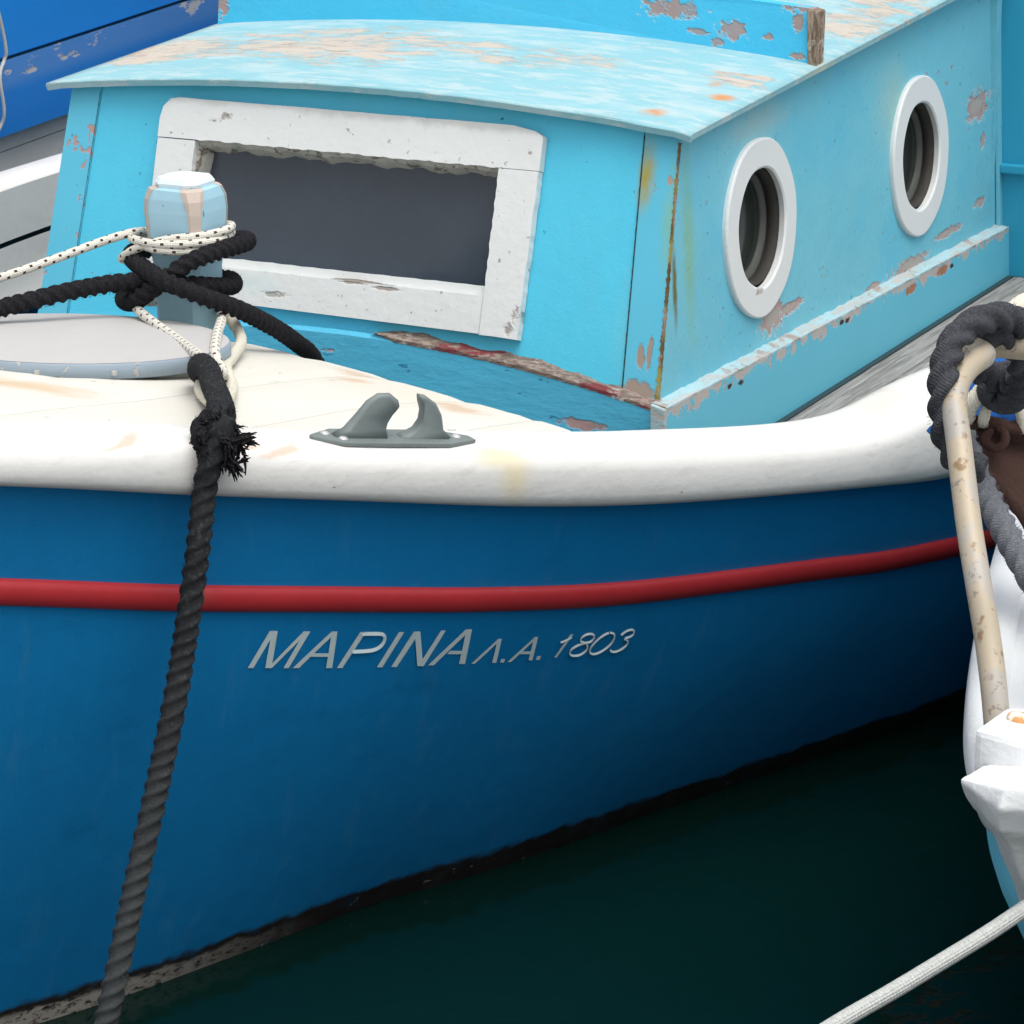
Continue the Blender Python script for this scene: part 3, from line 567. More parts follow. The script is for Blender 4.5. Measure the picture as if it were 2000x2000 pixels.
# side walls with round holes
PORT = [(.536, .994), (1.512, .979)]; RO, RI = .190, .128
def side_wall(sg):
    V, F = [], []
    def add(ps): k = len(V); V.extend([(sg*p[0], p[1], p[2]) for p in ps]); F.append(tuple(range(k, k+len(ps))))
    def yf(z): return max(0, (z-ZB)*RAKE)
    q_ = .155; ys = [None, PORT[0][0]-q_, PORT[0][0]+q_, PORT[1][0]-q_, PORT[1][0]+q_, 2.09]
    zt = lambda Y: zr(HW, Y)-.016
    for i in range(5):
        for n in range(4):
            if i == 0:
                za_, zb_ = lerp(.55, 1.24, n/4), lerp(.55, 1.24, (n+1)/4)
                if n == 3: zb_ = zt(.2)
                add([SP((za_-ZB)*RAKE, za_), SP(ys[1], za_), SP(ys[1], zb_ if n < 3 else zt(ys[1])), SP((zb_-ZB)*RAKE, zb_)])
            else:
                y1, y2 = lerp(ys[i], ys[i+1], n/4), lerp(ys[i], ys[i+1], (n+1)/4)
                if i in (1, 3):
                    pz = PORT[0][1] if i == 1 else PORT[1][1]
                    add([SP(y1, .55), SP(y2, .55), SP(y2, pz-q_), SP(y1, pz-q_)]); add([SP(y1, pz+q_), SP(y2, pz+q_), SP(y2, zt(y2)), SP(y1, zt(y1))])
                else: add([SP(y1, .55), SP(y2, .55), SP(y2, zt(y2)), SP(y1, zt(y1))])
    for (py, pz) in PORT:
        N_ = 40
        def sq(a):
            c, s = math.cos(a), math.sin(a); k = q_/max(abs(c), abs(s)); return SP(py+c*k, pz+s*k)
        for k in range(N_):
            a1, a2 = 2*math.pi*k/N_+math.pi/4, 2*math.pi*(k+1)/N_+math.pi/4
            add([SP(py+RI*math.cos(a1), pz+RI*math.sin(a1)), SP(py+RI*math.cos(a2), pz+RI*math.sin(a2)), sq(a2), sq(a1)])
    obj('cabin_side_panel', V, F, side_m, boat)
side_wall(1); side_wall(-1)
box('cabin_rear_panel', (-.74, .74), (2.05, 2.085), (.55, 1.33), side_m, boat)
pl = plate('corner_trim', [SP(2.075, .70, .002), SP(2.10, .70, .002), SP(2.10, 1.34, .002), SP(2.075, 1.34, .002)], (.010, 0, 0), side_m, boat, .002)
# portholes
for sg in (1, -1):
    for (py, pz) in PORT:
        N_ = 72; prof = [(RI-.001, -.004), (RI-.002, .008), (RI+.001, .0105), (RI+.003, .0115), (RO-.004, .0115), (RO-.0015, .010), (RO, .007), (RO, -.002)]
        rows = []
        for k in range(N_+1):
            a_ = 2*math.pi*k/N_; wob = 1+.008*math.sin(3*a_+py)+.006*math.sin(7*a_)
            rows.append([(sg*SP(py+R*wob*math.cos(a_), pz+R*wob*math.sin(a_), o_)[0], py+R*wob*math.cos(a_), pz+R*wob*math.sin(a_)) for R, o_ in prof])
        ring = loft('porthole_ring', rows, ring_m, boat, smooth=False)
        def ringmesh(nm, prof, m, parent):
            rr = []
            for k in range(N_+1):
                a_ = 2*math.pi*k/N_; rr.append([(sg*SP(py+R*math.cos(a_), pz+R*math.sin(a_), o_)[0], py+R*math.cos(a_), pz+R*math.sin(a_)) for R, o_ in prof])
            return loft(nm, rr, m, parent)
        ringmesh('porthole_sleeve', [(RI-.005, -.003), (RI-.007, -.010), (RI-.012, -.022), (RI-.008, -.025), (RI-.012, -.07)], sleeve_m, ring)
        ringmesh('porthole_rim', [(RI-.009, -.030), (RI-.016, -.030), (RI-.018, -.035), (RI-.022, -.036), (RI-.024, -.046), (RI-.012, -.048)], brass_m, ring)
        c_ = SP(py, pz, -.072); V = [(sg*SP(py, pz+RI*.9*math.sin(2*math.pi*k/N_), -.042)[0], py+RI*.9*math.cos(2*math.pi*k/N_), pz+RI*.9*math.sin(2*math.pi*k/N_)) for k in range(N_)]
        obj('porthole_glass', V, [tuple(range(N_))], pglass_m, ring)
        if sg < 0: continue
# window frame of four boards, ragged putty, bead and pane
win = empty('window_frame', (0, 0, 0), None, None); win.parent = boat
ox0, ox1, oz0, oz1 = -.476, .434, .836, 1.244
def rag(p, q, n, amp):
    amp *= .45; return [(lerp(p[0], q[0], i/n)+(random.uniform(-amp, amp) if 0 < i < n else 0)*(abs(p[1]-q[1]) > .1), lerp(p[1], q[1], i/n)+(random.uniform(-amp, amp) if 0 < i < n else 0)*(abs(p[0]-q[0]) > .1)) for i in range(n+1)]
def fplate(nm, P, th, m, o0=.002, bev=.003): return plate(nm, [FP(x, z, o0) for x, z in P], FN*th, m, win, bev)
top = [(ox0, oz1-.045), (ox0+.006, oz1-.02), (ox0+.022, oz1-.004), (ox0+.045, oz1)] + rag((ox0+.06, oz1), (ox1-.10, oz1-.002), 14, .0012) + [(ox1-.07, oz1-.002), (ox1-.02, oz1-.010), (ox1, oz1-.020)]
ins = rag((ox1, wz1+.003), (wx1, wz1+.003), 2, 0)+rag((wx1, wz1+.003), (wx0, wz1+.006), 60, .0035)
fplate('top_rail', top+[(ox1, wz1+.003)]+rag((wx1-.004, wz1+.003), (wx0+.004, wz1+.006), 60, .0035)+[(ox0, wz1+.006)], .022, frame_m, bev=0)
fplate('bottom_rail', [(ox0+.004, oz0+.006), (wx1-.001, oz0-.002), (wx1-.001, wz0-.018)]+rag((wx1-.012, wz0-.018), (wx0, wz0-.016), 40, .0012)+[(ox0+.004, wz0-.016)], .020, frame_m, bev=0)
fplate('left_stile', [(ox0+.0005, wz0-.017), (wx0, wz0-.017)]+rag((wx0, wz0), (wx0+.002, wz1+.004), 20, .003)+[(ox0+.0005, wz1+.004)], .021, frame_m, bev=0)
fplate('right_stile', [(wx1+.0005, oz0-.004)]+rag((wx1+.03, oz0-.004), (ox1-.004, oz0-.006), 6, .001)+rag((ox1-.004, oz0+.002), (ox1-.001, wz1+.002), 26, .0022)+rag((wx1, wz1+.002), (wx1+.0005, wz0-.02), 22, .0028), .0215, frame_m, bev=0)
fplate('bead', rag((wx0, wz0-.0175), (wx1-.002, wz0-.0185), 30, .0006)+rag((wx1-.002, wz0+.002), (wx0, wz0+.003), 30, .0022), .012, frame_m, -.004, 0)
def putty(nm, p, q, n, wd, dep):
    rows = []
    L_ = Vector((q[0]-p[0], q[1]-p[1])); pr = Vector((L_.y, -L_.x)).normalized()
    for i in range(n+1):
        c_ = Vector(p)+L_*(i/n); e1 = (.62+.22*math.sin(i*.37)+.16*math.sin(i*.83+1))*wd*random.uniform(.9, 1.1); e2 = random.uniform(.8, 1)*wd
        rows.append([FP(c_.x-pr.x*.004, c_.y-pr.y*.004, .012), FP(c_.x+pr.x*e1*.5, c_.y+pr.y*e1*.5, .004+random.uniform(-.003, .004)), FP(c_.x+pr.x*e1, c_.y+pr.y*e1, -.010), FP(c_.x+pr.x*(e1+e2*.4), c_.y+pr.y*(e1+e2*.4), -dep)])
    loft(nm, rows, putty_m, win, smooth=False)
putty('putty', (wx0, wz1+.003), (wx1, wz1+.001), 90, .013, .028)
putty('putty', (wx0+.001, wz0), (wx0+.001, wz1), 26, .016, .028)
putty('putty', (wx1-.001, wz1), (wx1-.001, wz0), 26, .003, .028)
obj('window_pane', [FP(wx0-.01, wz0-.01, -.028), FP(wx1+.01, wz0-.01, -.028), FP(wx1+.01, wz1+.01, -.028), FP(wx0-.01, wz1+.01, -.028)], [(0, 1, 2, 3)], glass_m, win)
# boards round the foot of the cabin with worn ledges
def zl(X): return .738+.076*(1-(X/.745)**2)
pts = [i*.05 for i in range(-15, 16)]
fb = [[Vector((X, -.022+.0*X, .545)), FP(X, zl(X)-.012, .026), FP(X, zl(X)-.004, .022), FP(X, zl(X), .0)] for X in [max(-.765, min(.765, x*1.02)) for x in pts]]
loft('front_base_board', fb, frontboard_m, boat, smooth=False)
rows = []
n_ = 110
for i in range(n_+1):
    X = lerp(.10, .752, i/n_); k = min(1, i/10); a1, a2 = random.uniform(-.0016, .0016), random.uniform(-.0014, .0014)
    hgt = (.009+.003*math.sin(i*.13)+.002*math.sin(i*.41)+a1*.7)*k
    rows.append([FP(X, zl(X)-.013*k+a2*k*.6, .0268), FP(X, zl(X)-.006*k+a1, .029+a2*.5), FP(X, zl(X)+.003*k, .018+a1*.5), FP(X, zl(X)+hgt*.55+.002, .005), FP(X, zl(X)+hgt+.002, .0006)])
loft('worn_ledge', rows, worn_front_m, boat, smooth=False)
for sg in (1, -1):
    rows = []; rl = []
    for i in range(121):
        Y = lerp(-.024, 2.12, i/120); zt = .742-.02*Y; a1 = random.uniform(-.002, .002)
        rows.append([(sg*(HW+.036), Y, .545), (sg*(HW+.030), Y, zt-.006), (sg*(HW+.027), Y, zt-.001)])
        rl.append([(sg*(HW+.0305+a1*.3), Y, zt-.005+a1*1.2), (sg*(HW+.030+a1*.5), Y, zt-.001+a1*.6), (sg*(HW+.012), Y, zt+.003+a1*.6), (sg*(HW-.001), Y, zt+.006+a1)])
    loft('side_base_board', rows, sideboard_m, boat, smooth=False)
    loft('side_ledge', rl, worn_side_m, boat, smooth=False)
box('caulk_line', (HW+.034, HW+.050), (-.02, 2.09), (.5725, .5745), seam_m, boat)
box('corner_block', (.700, .772), (-.066, -.030), (.56, .690), deck_m, boat, .004)
plate('corner_end_cap', [(HW+.002, -.028, .60), (HW+.034, -.028, .60), (HW+.034, -.028, .742), (HW+.002, -.028, .75)], (0, -.012, 0), worn_side_m, boat, .003)
# roof: a cambered sheet with a worn lip
xs = [-.768+i*1.530/40 for i in range(41)]; ys = [.118, .122, .2, .4, .6, .8, 1.0, 1.2, 1.5, 1.8, 2.1, 2.16]
rows = []
for i, Y in enumerate(ys):
    r = []
    for X in xs:
        j_ = (random.uniform(-.0035, .0025) if i == 0 else 0); r.append((X, Y+j_, zr(X, Y)+(-.004 if i == 0 else 0)-(.003 if abs(X) > .755 else 0)))
    rows.append(r)
V, F = grid(rows); n = len(V); V = V+[(x*.997, y+(.004 if y < .13 else 0), z-.0125) for x, y, z in V]; F = F+[tuple(n+i for i in reversed(f)) for f in F]; nc, nr = 41, len(ys)
for k in range(nr-1):
    for c_ in (0, nc-1): i0, i1 = k*nc+c_, (k+1)*nc+c_; F.append((i0, i1, n+i1, n+i0))
for c_ in range(nc-1):
    for k in (0, nr-1): i0, i1 = k*nc+c_, k*nc+c_+1; F.append((i0, i1, n+i1, n+i0))
roof = obj('cabin_roof', V, F, roof_m, boat, True)
for p in roof.data.polygons: p.use_smooth = abs(p.normal.z) > .5
# breakwater board across the roof
X_ = [-.752+i*1.488/40 for i in range(41)]
P = [(X, .80, zr(X, .8)-.004) for X in X_]+[(X, .815, 1.413+.035*(1-(X/.76)**2)) for X in reversed(X_)]
plate('breakwater_board', P, (0, .035, 0), break_m, boat, 0)
plate('breakwater_end', [(.734, .796, 1.292), (.754, .796, 1.290), (.755, .800, 1.412), (.728, .800, 1.416), (.731, .797, 1.36)], (0, .045, 0), post_end_m, boat, .003)
# aft house bulkhead beyond the cabin, with a ledge
box('aft_bulkhead', (.60, 1.36), (2.10, 2.13), (.57, 1.9), rear_m, boat, .004)
box('aft_ledge', (.75, 1.36), (2.078, 2.0995), (.838, .862), rear_m, boat, .005)
box('aft_house', (-1.2, 1.3), (2.135, 3.4), (.57, 1.9), rear_m, boat, .01)

# ---- hatch cover, bitt post, chock
hc_ = Vector((0, -.935, 1.008)); HR = .292
def hp(a_, r_, dz): x, y = r_*math.cos(a_), r_*math.sin(a_); return (hc_.x+x, hc_.y+y, hc_.z+dz-.10*y)
N_ = 72
hrim = loft('hatch_rim', [[hp(2*math.pi*k/N_, HR-.01, -.03), hp(2*math.pi*k/N_, HR, -.026), hp(2*math.pi*k/N_, HR, -.003), hp(2*math.pi*k/N_, HR-.004, 0)] for k in range(N_+1)], rim_m, boat)
loft('hatch_top', [[hp(2*math.pi*k/N_, HR-.0035, .0005), hp(2*math.pi*k/N_, HR*.6, .004), hp(2*math.pi*k/N_, HR*.3, .006), hp(2*math.pi*k/N_, .001, .0065)] for k in range(N_+1)], hatch_m, boat)
for a_ in (-100, -82, -66, -40): 
    x, y, z = hp(math.radians(a_), HR+.001, -.016); s_ = .004
    box('hatch_screw', (x-s_, x+s_), (y-s_, y+s_), (z-s_, z+s_), bolt_m, boat, .001)
loft('hatch_coaming', [[hp(2*math.pi*k/N_, HR-.03, -.028), hp(2*math.pi*k/N_, HR-.03, -.09)] for k in range(N_+1)], fore_m, boat)
pc = (0., -.53)
def octo(s_, c_, z): return [(pc[0]+x, pc[1]+y, z) for x, y in ((s_, -s_+c_), (s_, s_-c_), (s_-c_, s_), (-s_+c_, s_), (-s_, s_-c_), (-s_, -s_+c_), (-s_+c_, -s_), (s_-c_, -s_))]
secs = [(.050, .012, .86), (.050, .012, .985), (.0515, .012, 1.06), (.0585, .013, 1.115), (.0615, .014, 1.17), (.061, .016, 1.195), (.057, .020, 1.213), (.047, .020, 1.217)]
post = loft('mooring_post', [octo(*s_) for s_ in secs], post_m, boat, closed=True, smooth=False)
# bare wood along the worn corners, painted cap on top
for (ix, sx, sy) in ((0, 1, -1), (1, -1, -1), (2, 1, 1)):
    rows = []
    for s_, c_, z in secs[3:]:
        s2, k = s_+.0012, c_+(.004+.012*max(0, (z-1.17)/.05) if ix == 0 else .003)*(1.0+.35*math.sin(z*60+ix*2)); rows.append([(pc[0]+sx*s2, pc[1]+sy*(s2-k), z), (pc[0]+sx*s2, pc[1]+sy*(s2-c_), z), (pc[0]+sx*(s2-c_), pc[1]+sy*s2, z), (pc[0]+sx*(s2-k), pc[1]+sy*s2, z)])
    loft('worn_corner', rows, postwood_m, post, smooth=False)
loft('post_cap', [octo(.047, .020, 1.216), octo(.049, .020, 1.224), octo(.045, .020, 1.232), octo(.006, .002, 1.235)], cap_m, post, closed=True, smooth=False, caps=True)
# fairlead chock bolted on the rail
ct = 4.22
def railp(t, u): g = cr(GB, t); i = cr(IN, t); o_ = outw(t); return Vector((lerp(i[0], g[0]+o_[0]*.005, u), lerp(i[1], g[1]+o_[1]*.005, u), i[2]+.004))
c0 = railp(ct, .78)-Vector((0, 0, .004)); ax = (railp(ct+.3, .72)-railp(ct-.3, .72)).normalized(); nx = Vector((*outw(ct), 0)); nx = (nx-ax*nx.dot(ax)).normalized(); up = ax.cross(nx); up = up if up.z > 0 else -up; up = (up+nx*.16).normalized(); nx = (nx-up*nx.dot(up)).normalized()
def ck(a_, h, d=0.): return c0+ax*a_+up*h+nx*d
ch = plate('fairlead_chock', [ck(-.150, .002, .004), ck(-.10, .002, .033), ck(.10, .002, .033), ck(.160, .002, .013), ck(.155, .002, -.006), ck(.10, .002, -.030), ck(-.10, .002, -.030), ck(-.148, .002, -.004)], up*.007, metal_m, boat, .002)
hornL = [(-.088, .006), (-.066, .020), (-.05, .045), (-.038, .066), (-.022, .079), (-.002, .080), (.012, .070), (.016, .060), (.008, .050), (.001, .036), (.0, .024), (.006, .008)]
hornR = [(.004, .006), (.022, .012), (.038, .022), (.045, .038), (.043, .056), (.034, .072), (.031, .080), (.044, .078), (.064, .066), (.078, .046), (.086, .022), (.104, .007)]
for H in (hornL, hornR):
    H = [(x_*1.12-.014 if H is hornL else x_*1.1+.002, y_*1.04) for x_, y_ in H]
    V = []; n = len(H)
    for d_, sh in ((-.014, .86), (-.007, 1.), (.007, 1.), (.014, .86)):
        cx = sum(p[0] for p in H)/n
        for x_, y_ in H: V.append(ck(cx+(x_-cx)*sh, y_*(.93 if sh < 1 else 1), d_*(1-.5*y_/.08)))
    F = [tuple(range(n)), tuple(range(3*n, 4*n))]+[(r*n+i, r*n+(i+1) % n, (r+1)*n+(i+1) % n, (r+1)*n+i) for r in range(3) for i in range(n)]
    obj('horn', V, F, metal_m, ch, True)
for a_, d_ in ((-.095, .014), (-.118, -.008), (.128, .0)):
    loft('bolt_head', [[ck(a_+.0075*q_*math.cos(k*math.pi/6), .0085+h_, d_+.0075*q_*math.sin(k*math.pi/6)) for k in range(12)] for q_, h_ in ((1.1, 0), (1, .002), (.6, .0035), (.01, .004))], bolt_m, ch, closed=True)
# ------------------------------------------------------------------ ropes on the foredeck
PD = 6.09
rp = twisted('black_rope', [(-0.246,-1.053,1.018), (-0.178,-0.895,1.035), (-0.138,-0.836,1.044), (-0.101,-0.757,1.049), (-0.058,-0.676,1.050), (-0.008,-0.639,1.049), (0.058,-0.618,1.045), (0.084,-0.552,1.030), (0.069,-0.481,1.018), (0.007,-0.410,1.009), (-0.086,-0.413,1.000), (-0.137,-0.490,0.991), (-0.120,-0.574,0.993), (-0.042,-0.657,1.012), (0.030,-0.663,1.060), (0.069,-0.632,1.092), (0.096,-0.567,1.104), (0.094,-0.475,1.101), (0.061,-0.424,1.094), (-0.022,-0.379,1.076), (-0.108,-0.393,1.061), (-0.137,-0.476,1.066), (-0.107,-0.562,1.076), (-0.039,-0.634,1.075), (0.048,-0.681,1.064), (0.113,-0.653,1.034), (0.129,-0.554,0.989), (0.124,-0.426,0.927), (0.107,-0.314,0.869), (0.095,-0.232,0.818), (0.110,-0.204,0.739)], .0185, black_m)
tag(rp, 'black twisted rope coiled round the pale blue post and trailing past the window', 'rope')
wl = tube('flecked_line', [(-0.284,-0.997,1.064), (-0.203,-0.855,1.083), (-0.162,-0.748,1.098), (-0.126,-0.630,1.114), (-0.091,-0.573,1.124), (-0.107,-0.482,1.107), (-0.075,-0.386,1.098), (0.004,-0.400,1.113), (0.057,-0.461,1.128), (0.084,-0.527,1.134), (0.061,-0.581,1.131), (0.010,-0.609,1.126), (-0.049,-0.616,1.108), (-0.097,-0.602,1.083), (-0.133,-0.545,1.063), (-0.137,-0.440,1.067), (-0.070,-0.375,1.089), (0.026,-0.424,1.111), (0.071,-0.492,1.118), (0.080,-0.558,1.120), (0.043,-0.607,1.119), (-0.014,-0.624,1.118), (-0.082,-0.595,1.117), (-0.123,-0.504,1.099), (-0.116,-0.415,1.075), (-0.043,-0.402,1.072), (0.028,-0.467,1.086), (0.065,-0.572,1.101), (0.033,-0.611,1.105), (-0.016,-0.623,1.108), (-0.073,-0.592,1.111)], .0085, white_m, ds=.006, seg=12)
tag(wl, 'white line with dark flecks wound in thin turns round the post and leading off left', 'rope')
w2 = tube('flecked_strop', [(-0.096,-0.455,0.962), (-0.088,-0.571,0.988), (-0.035,-0.658,0.999), (0.044,-0.724,0.994), (0.157,-0.821,0.996), (0.305,-0.983,1.020), (0.402,-1.096,1.039), (0.408,-1.076,1.020), (0.381,-1.019,0.997), (0.335,-0.951,0.988), (0.308,-0.928,1.001), (0.274,-0.877,1.004), (0.200,-0.750,0.996), (0.120,-0.608,0.984), (0.038,-0.491,0.968), (-0.045,-0.444,0.954)], .0095, white_m, ds=.006, seg=12)
tag(w2, 'white flecked strop running from the post foot through the black rope eye', 'rope')
w3 = tube('cream_line', [(0.064,-0.512,0.970), (0.109,-0.539,0.950), (0.146,-0.584,0.936), (0.223,-0.736,0.952), (0.283,-0.856,0.967), (0.369,-0.983,0.983), (0.428,-1.070,0.994), (0.541,-1.271,1.030), (0.516,-1.275,1.030), (0.414,-1.147,1.007), (0.352,-1.041,0.995)], .011, cream_m, ds=.007, seg=10, jit=.05)
tag(w3, 'short stiff cream line looped behind the black rope eye', 'rope')
mr = twisted('mooring_rope', [(0.603,-1.381,1.035), (0.557,-1.315,1.035), (0.437,-1.141,1.005), (0.354,-1.038,0.996), (0.369,-1.080,1.022), (0.410,-1.134,1.048), (0.458,-1.188,1.055), (0.508,-1.255,1.052), (0.602,-1.383,1.066), (0.665,-1.474,1.072), (0.686,-1.512,1.063), (0.683,-1.522,1.045), (0.679,-1.533,1.024), (0.675,-1.541,0.997), (0.671,-1.546,0.968), (0.676,-1.576,0.894), (0.671,-1.599,0.800), (0.664,-1.637,0.667), (0.651,-1.677,0.534), (0.635,-1.722,0.392), (0.621,-1.763,0.258), (0.608,-1.794,0.154), (0.583,-1.834,0.006)], .0205, moor_m, pitch=.076, depth=.17)
tag(mr, 'thick dark mooring rope hanging over the gunwale down past the hull', 'rope')
V, F = [], []
random.seed(11)
fc = Vector((0.679,-1.512,1.042))
tufts = [(Vector((random.gauss(0, .017), random.gauss(0, .012), random.gauss(0, .017))), Vector((random.gauss(.05, 1), random.gauss(-.3, .7), random.gauss(-.45, .8))).normalized()) for _ in range(90)]
for k in range(2200):
    o_, td = random.choice(tufts); c_ = fc+o_+Vector((random.gauss(0, .003), random.gauss(0, .003), random.gauss(0, .003)))
    d_ = (td+Vector((random.gauss(0, .28), random.gauss(0, .28), random.gauss(0, .28)))).normalized(); L_ = random.uniform(.008, .026); wd = random.uniform(.0010, .0030)
    n = d_.orthogonal().normalized(); b = d_.cross(n); sag = Vector((random.gauss(0, .003), random.gauss(0, .003), -random.uniform(0, .010))); i0 = len(V)
    for f_, r_ in ((0, 1), (.55, .9), (1, .45)):
        for j in range(3): V.append(c_+d_*L_*f_+sag*f_*f_+(n*math.cos(j*2.094)+b*math.sin(j*2.094))*wd*r_)
    for q in (0, 3):
        for j in range(3): F.append((i0+q+j, i0+q+(j+1) % 3, i0+q+3+(j+1) % 3, i0+q+3+j))
    F.append((i0+6, i0+7, i0+8))
fr = obj('frayed_end', V, F, black_m, mr); fr['kind'] = 'stuff'
bp = twisted('knot', [(0.665,-1.459,1.047), (0.656,-1.478,1.072), (0.638,-1.490,1.064), (0.639,-1.506,1.049), (0.652,-1.517,1.032), (0.658,-1.506,1.023)], .0150, black_m, mr, pitch=.06)

# ------------------------------------------------------------------ neighbour on the right: white bow with a bent pipe
nb = empty('white_boat', (2.17, -1.2, 0), 'white and turquoise bow of a neighbouring boat at the right edge', 'boat')
NC = 2.19
NR = [(NC, -2.10, .92), (2.13, -2.06, .91), (2.065, -1.93, .89), (1.985, -1.72, .87), (1.885, -1.40, .86), (1.79, -1.05, .855), (1.69, -.62, .86), (1.60, -.15, .86), (1.55, .4, .86), (1.53, 1.2, .86), (1.58, 2.2, .88), (1.75, 3.2, .9)]
NT = [i*.1 for i in range((len(NR)-1)*10+1)]
def nrow(t, sg):
    p = cr(NR, t); k = min(1, t/2.2)
    r = [(p[0]+.05, p[1]+.02, p[2]-.02), (p[0]+.045, p[1]+.02, p[2]+.0), (p[0]+.012, p[1], p[2]+.012), (p[0]-.006, p[1], p[2]), (p[0]-.012, p[1], p[2]-.03), (p[0]-.004, p[1], p[2]-.055), (p[0]+.006, p[1]+.01, p[2]-.060)]
    return [(NC+(min(NC, q[0])-NC)*sg, q[1], q[2]) for q in r]
for sg in (1, -1): loft('rail', [nrow(t, sg) for t in NT], nwhite_m, nb)
FI = [(0, .012), (.1, .018), (.25, .05), (.35, .10), (.5, .17), (.85, .30), (1.3, .6)]; FB = [(0, .01), (.1, .03), (.2, .10), (.3, .28), (.45, .62), (.85, 1.2), (1.3, 1.6)]
def nhull(t):
    p = cr(NR, t); k = max(0, 1-t/9); r = []
    for f_ in (0, .03, .06, .09, .12, .16, .2, .25, .3, .37, .45, .6, .8, 1.0, 1.25): r.append((min(NC, p[0]+itp(FI, f_)), p[1]+k*itp(FB, f_), p[2]-.055-f_))
    return r
rw = [nhull(t) for t in NT]
WS = 1
loft('hull_topstrake', [[q for q in r[:WS+1]] for r in rw], nwhite_m, nb); loft('hull_topstrake', [[(2*NC-x, y, z) for x, y, z in r[:WS+1]] for r in rw], nwhite_m, nb)
loft('hull', [r[WS:] for r in rw], nturq_m, nb); loft('hull', [[(2*NC-x, y, z) for x, y, z in r[WS:]] for r in rw], nturq_m, nb)
dk = [cr(NR, t) for t in NT if cr(NR, t)[1] < -.9]
loft('foredeck', [[(p[0]+.04, p[1]+.02, p[2]-.012), (lerp(p[0]+.04, NC, .5), p[1]+.02, p[2]+.012), (NC, p[1]+.02, p[2]+.02), (lerp(2*NC-p[0]-.04, NC, .5), p[1]+.02, p[2]+.012), (2*NC-p[0]-.04, p[1]+.02, p[2]-.012)] for p in dk], nwhite_m, nb)
loft('cockpit_sole', [[(cr(NR, t)[0]+.30, cr(NR, t)[1], .50), (2*NC-cr(NR, t)[0]-.30, cr(NR, t)[1], .42)] for t in NT if cr(NR, t)[1] > -.95], deck_m, nb, smooth=False)
dq = dk[-1]; loft('foredeck_bulkhead', [[(dq[0]+.05, dq[1]+.015, .40), (dq[0]+.05, dq[1]+.015, dq[2]-.02)], [(2*NC-dq[0]-.05, dq[1]+.015, .40), (2*NC-dq[0]-.05, dq[1]+.015, dq[2]-.02)]], nwhite_m, nb, smooth=False)
plate('bow_block', [(2.107,-2.080,0.995), (2.092,-1.910,0.964), (2.148,-1.841,0.946), (2.212,-1.988,0.970), (2.168,-2.075,0.985)], (0, 0, -.07), nwhite_m, nb, .008)
rb = loft('rusty_bolt', [[Vector((2.126,-1.971,0.975))+Vector((.016*q_*math.cos(k*math.pi/5), .016*q_*math.sin(k*math.pi/5), h_)) for k in range(10)] for q_, h_ in ((.85, -.02), (.85, .001), (.75, .005), (.4, .007), (.01, .007))], rbolt_m, nb, closed=True)
V = []
secs = [ [(2.134,-2.211,0.983),(2.128,-2.104,0.962),(2.135,-2.036,0.943),(2.194,-2.007,0.940),(2.261,-2.126,0.974),(2.246,-2.240,1.005),(2.204,-2.263,1.001)],
         [(2.136,-2.212,0.976),(2.123,-2.088,0.947),(2.130,-2.021,0.927),(2.189,-1.992,0.923),(2.261,-2.129,0.965),(2.250,-2.248,0.975),(2.202,-2.272,0.978)],
         [(2.142,-2.187,0.939),(2.129,-2.096,0.914),(2.135,-2.031,0.891),(2.188,-2.004,0.890),(2.250,-2.124,0.926),(2.246,-2.230,0.932),(2.199,-2.260,0.947)],
         [(2.163,-2.157,0.892),(2.145,-2.080,0.867),(2.145,-2.039,0.852),(2.194,-2.015,0.848),(2.238,-2.121,0.886),(2.237,-2.198,0.901),(2.204,-2.223,0.912)],
         [(2.166,-2.125,0.844),(2.152,-2.070,0.820),(2.150,-2.029,0.804),(2.193,-2.007,0.804),(2.230,-2.094,0.838),(2.233,-2.169,0.855),(2.204,-2.193,0.864)],
         [(2.170,-2.076,0.775),(2.159,-2.030,0.755),(2.151,-1.982,0.734),(2.189,-1.963,0.734),(2.224,-2.051,0.769),(2.228,-2.115,0.782),(2.202,-2.136,0.790)],
         [(2.163,-1.954,0.629),(2.152,-1.908,0.607),(2.145,-1.871,0.590),(2.175,-1.856,0.590),(2.205,-1.935,0.622),(2.207,-1.988,0.635),(2.187,-1.997,0.638)] ]
sh = loft('stem_head', secs, nwhite_m, nb, closed=True, smooth=False, caps=True)
bv = sh.modifiers.new('bevel', 'BEVEL'); bv.width = .012; bv.segments = 2; bv.limit_method = 'ANGLE'; bv.angle_limit = .4
ss = sh.modifiers.new('smooth', 'SUBSURF'); ss.levels = 2; ss.render_levels = 2
tx = bpy.data.textures.new('lumps', 'CLOUDS'); tx.noise_scale = .05; dm = sh.modifiers.new('lumps', 'DISPLACE'); dm.texture = tx; dm.strength = .008; dm.mid_level = .5
for p in sh.data.polygons: p.use_smooth = True
leg_ = [(2.082,-1.913,0.936), (2.070,-1.894,0.976), (2.049,-1.862,1.030), (2.024,-1.831,1.091), (1.992,-1.780,1.148), (1.963,-1.729,1.204), (1.942,-1.691,1.245), (1.926,-1.664,1.277), (1.919,-1.638,1.297), (1.918,-1.598,1.312), (1.921,-1.536,1.317), (1.926,-1.464,1.315)]
tube('pipe_rail', leg_+[(2*NC-x, y, z) for x, y, z in reversed(leg_)], .0172, pipe_m, nb, ds=.008, seg=20)
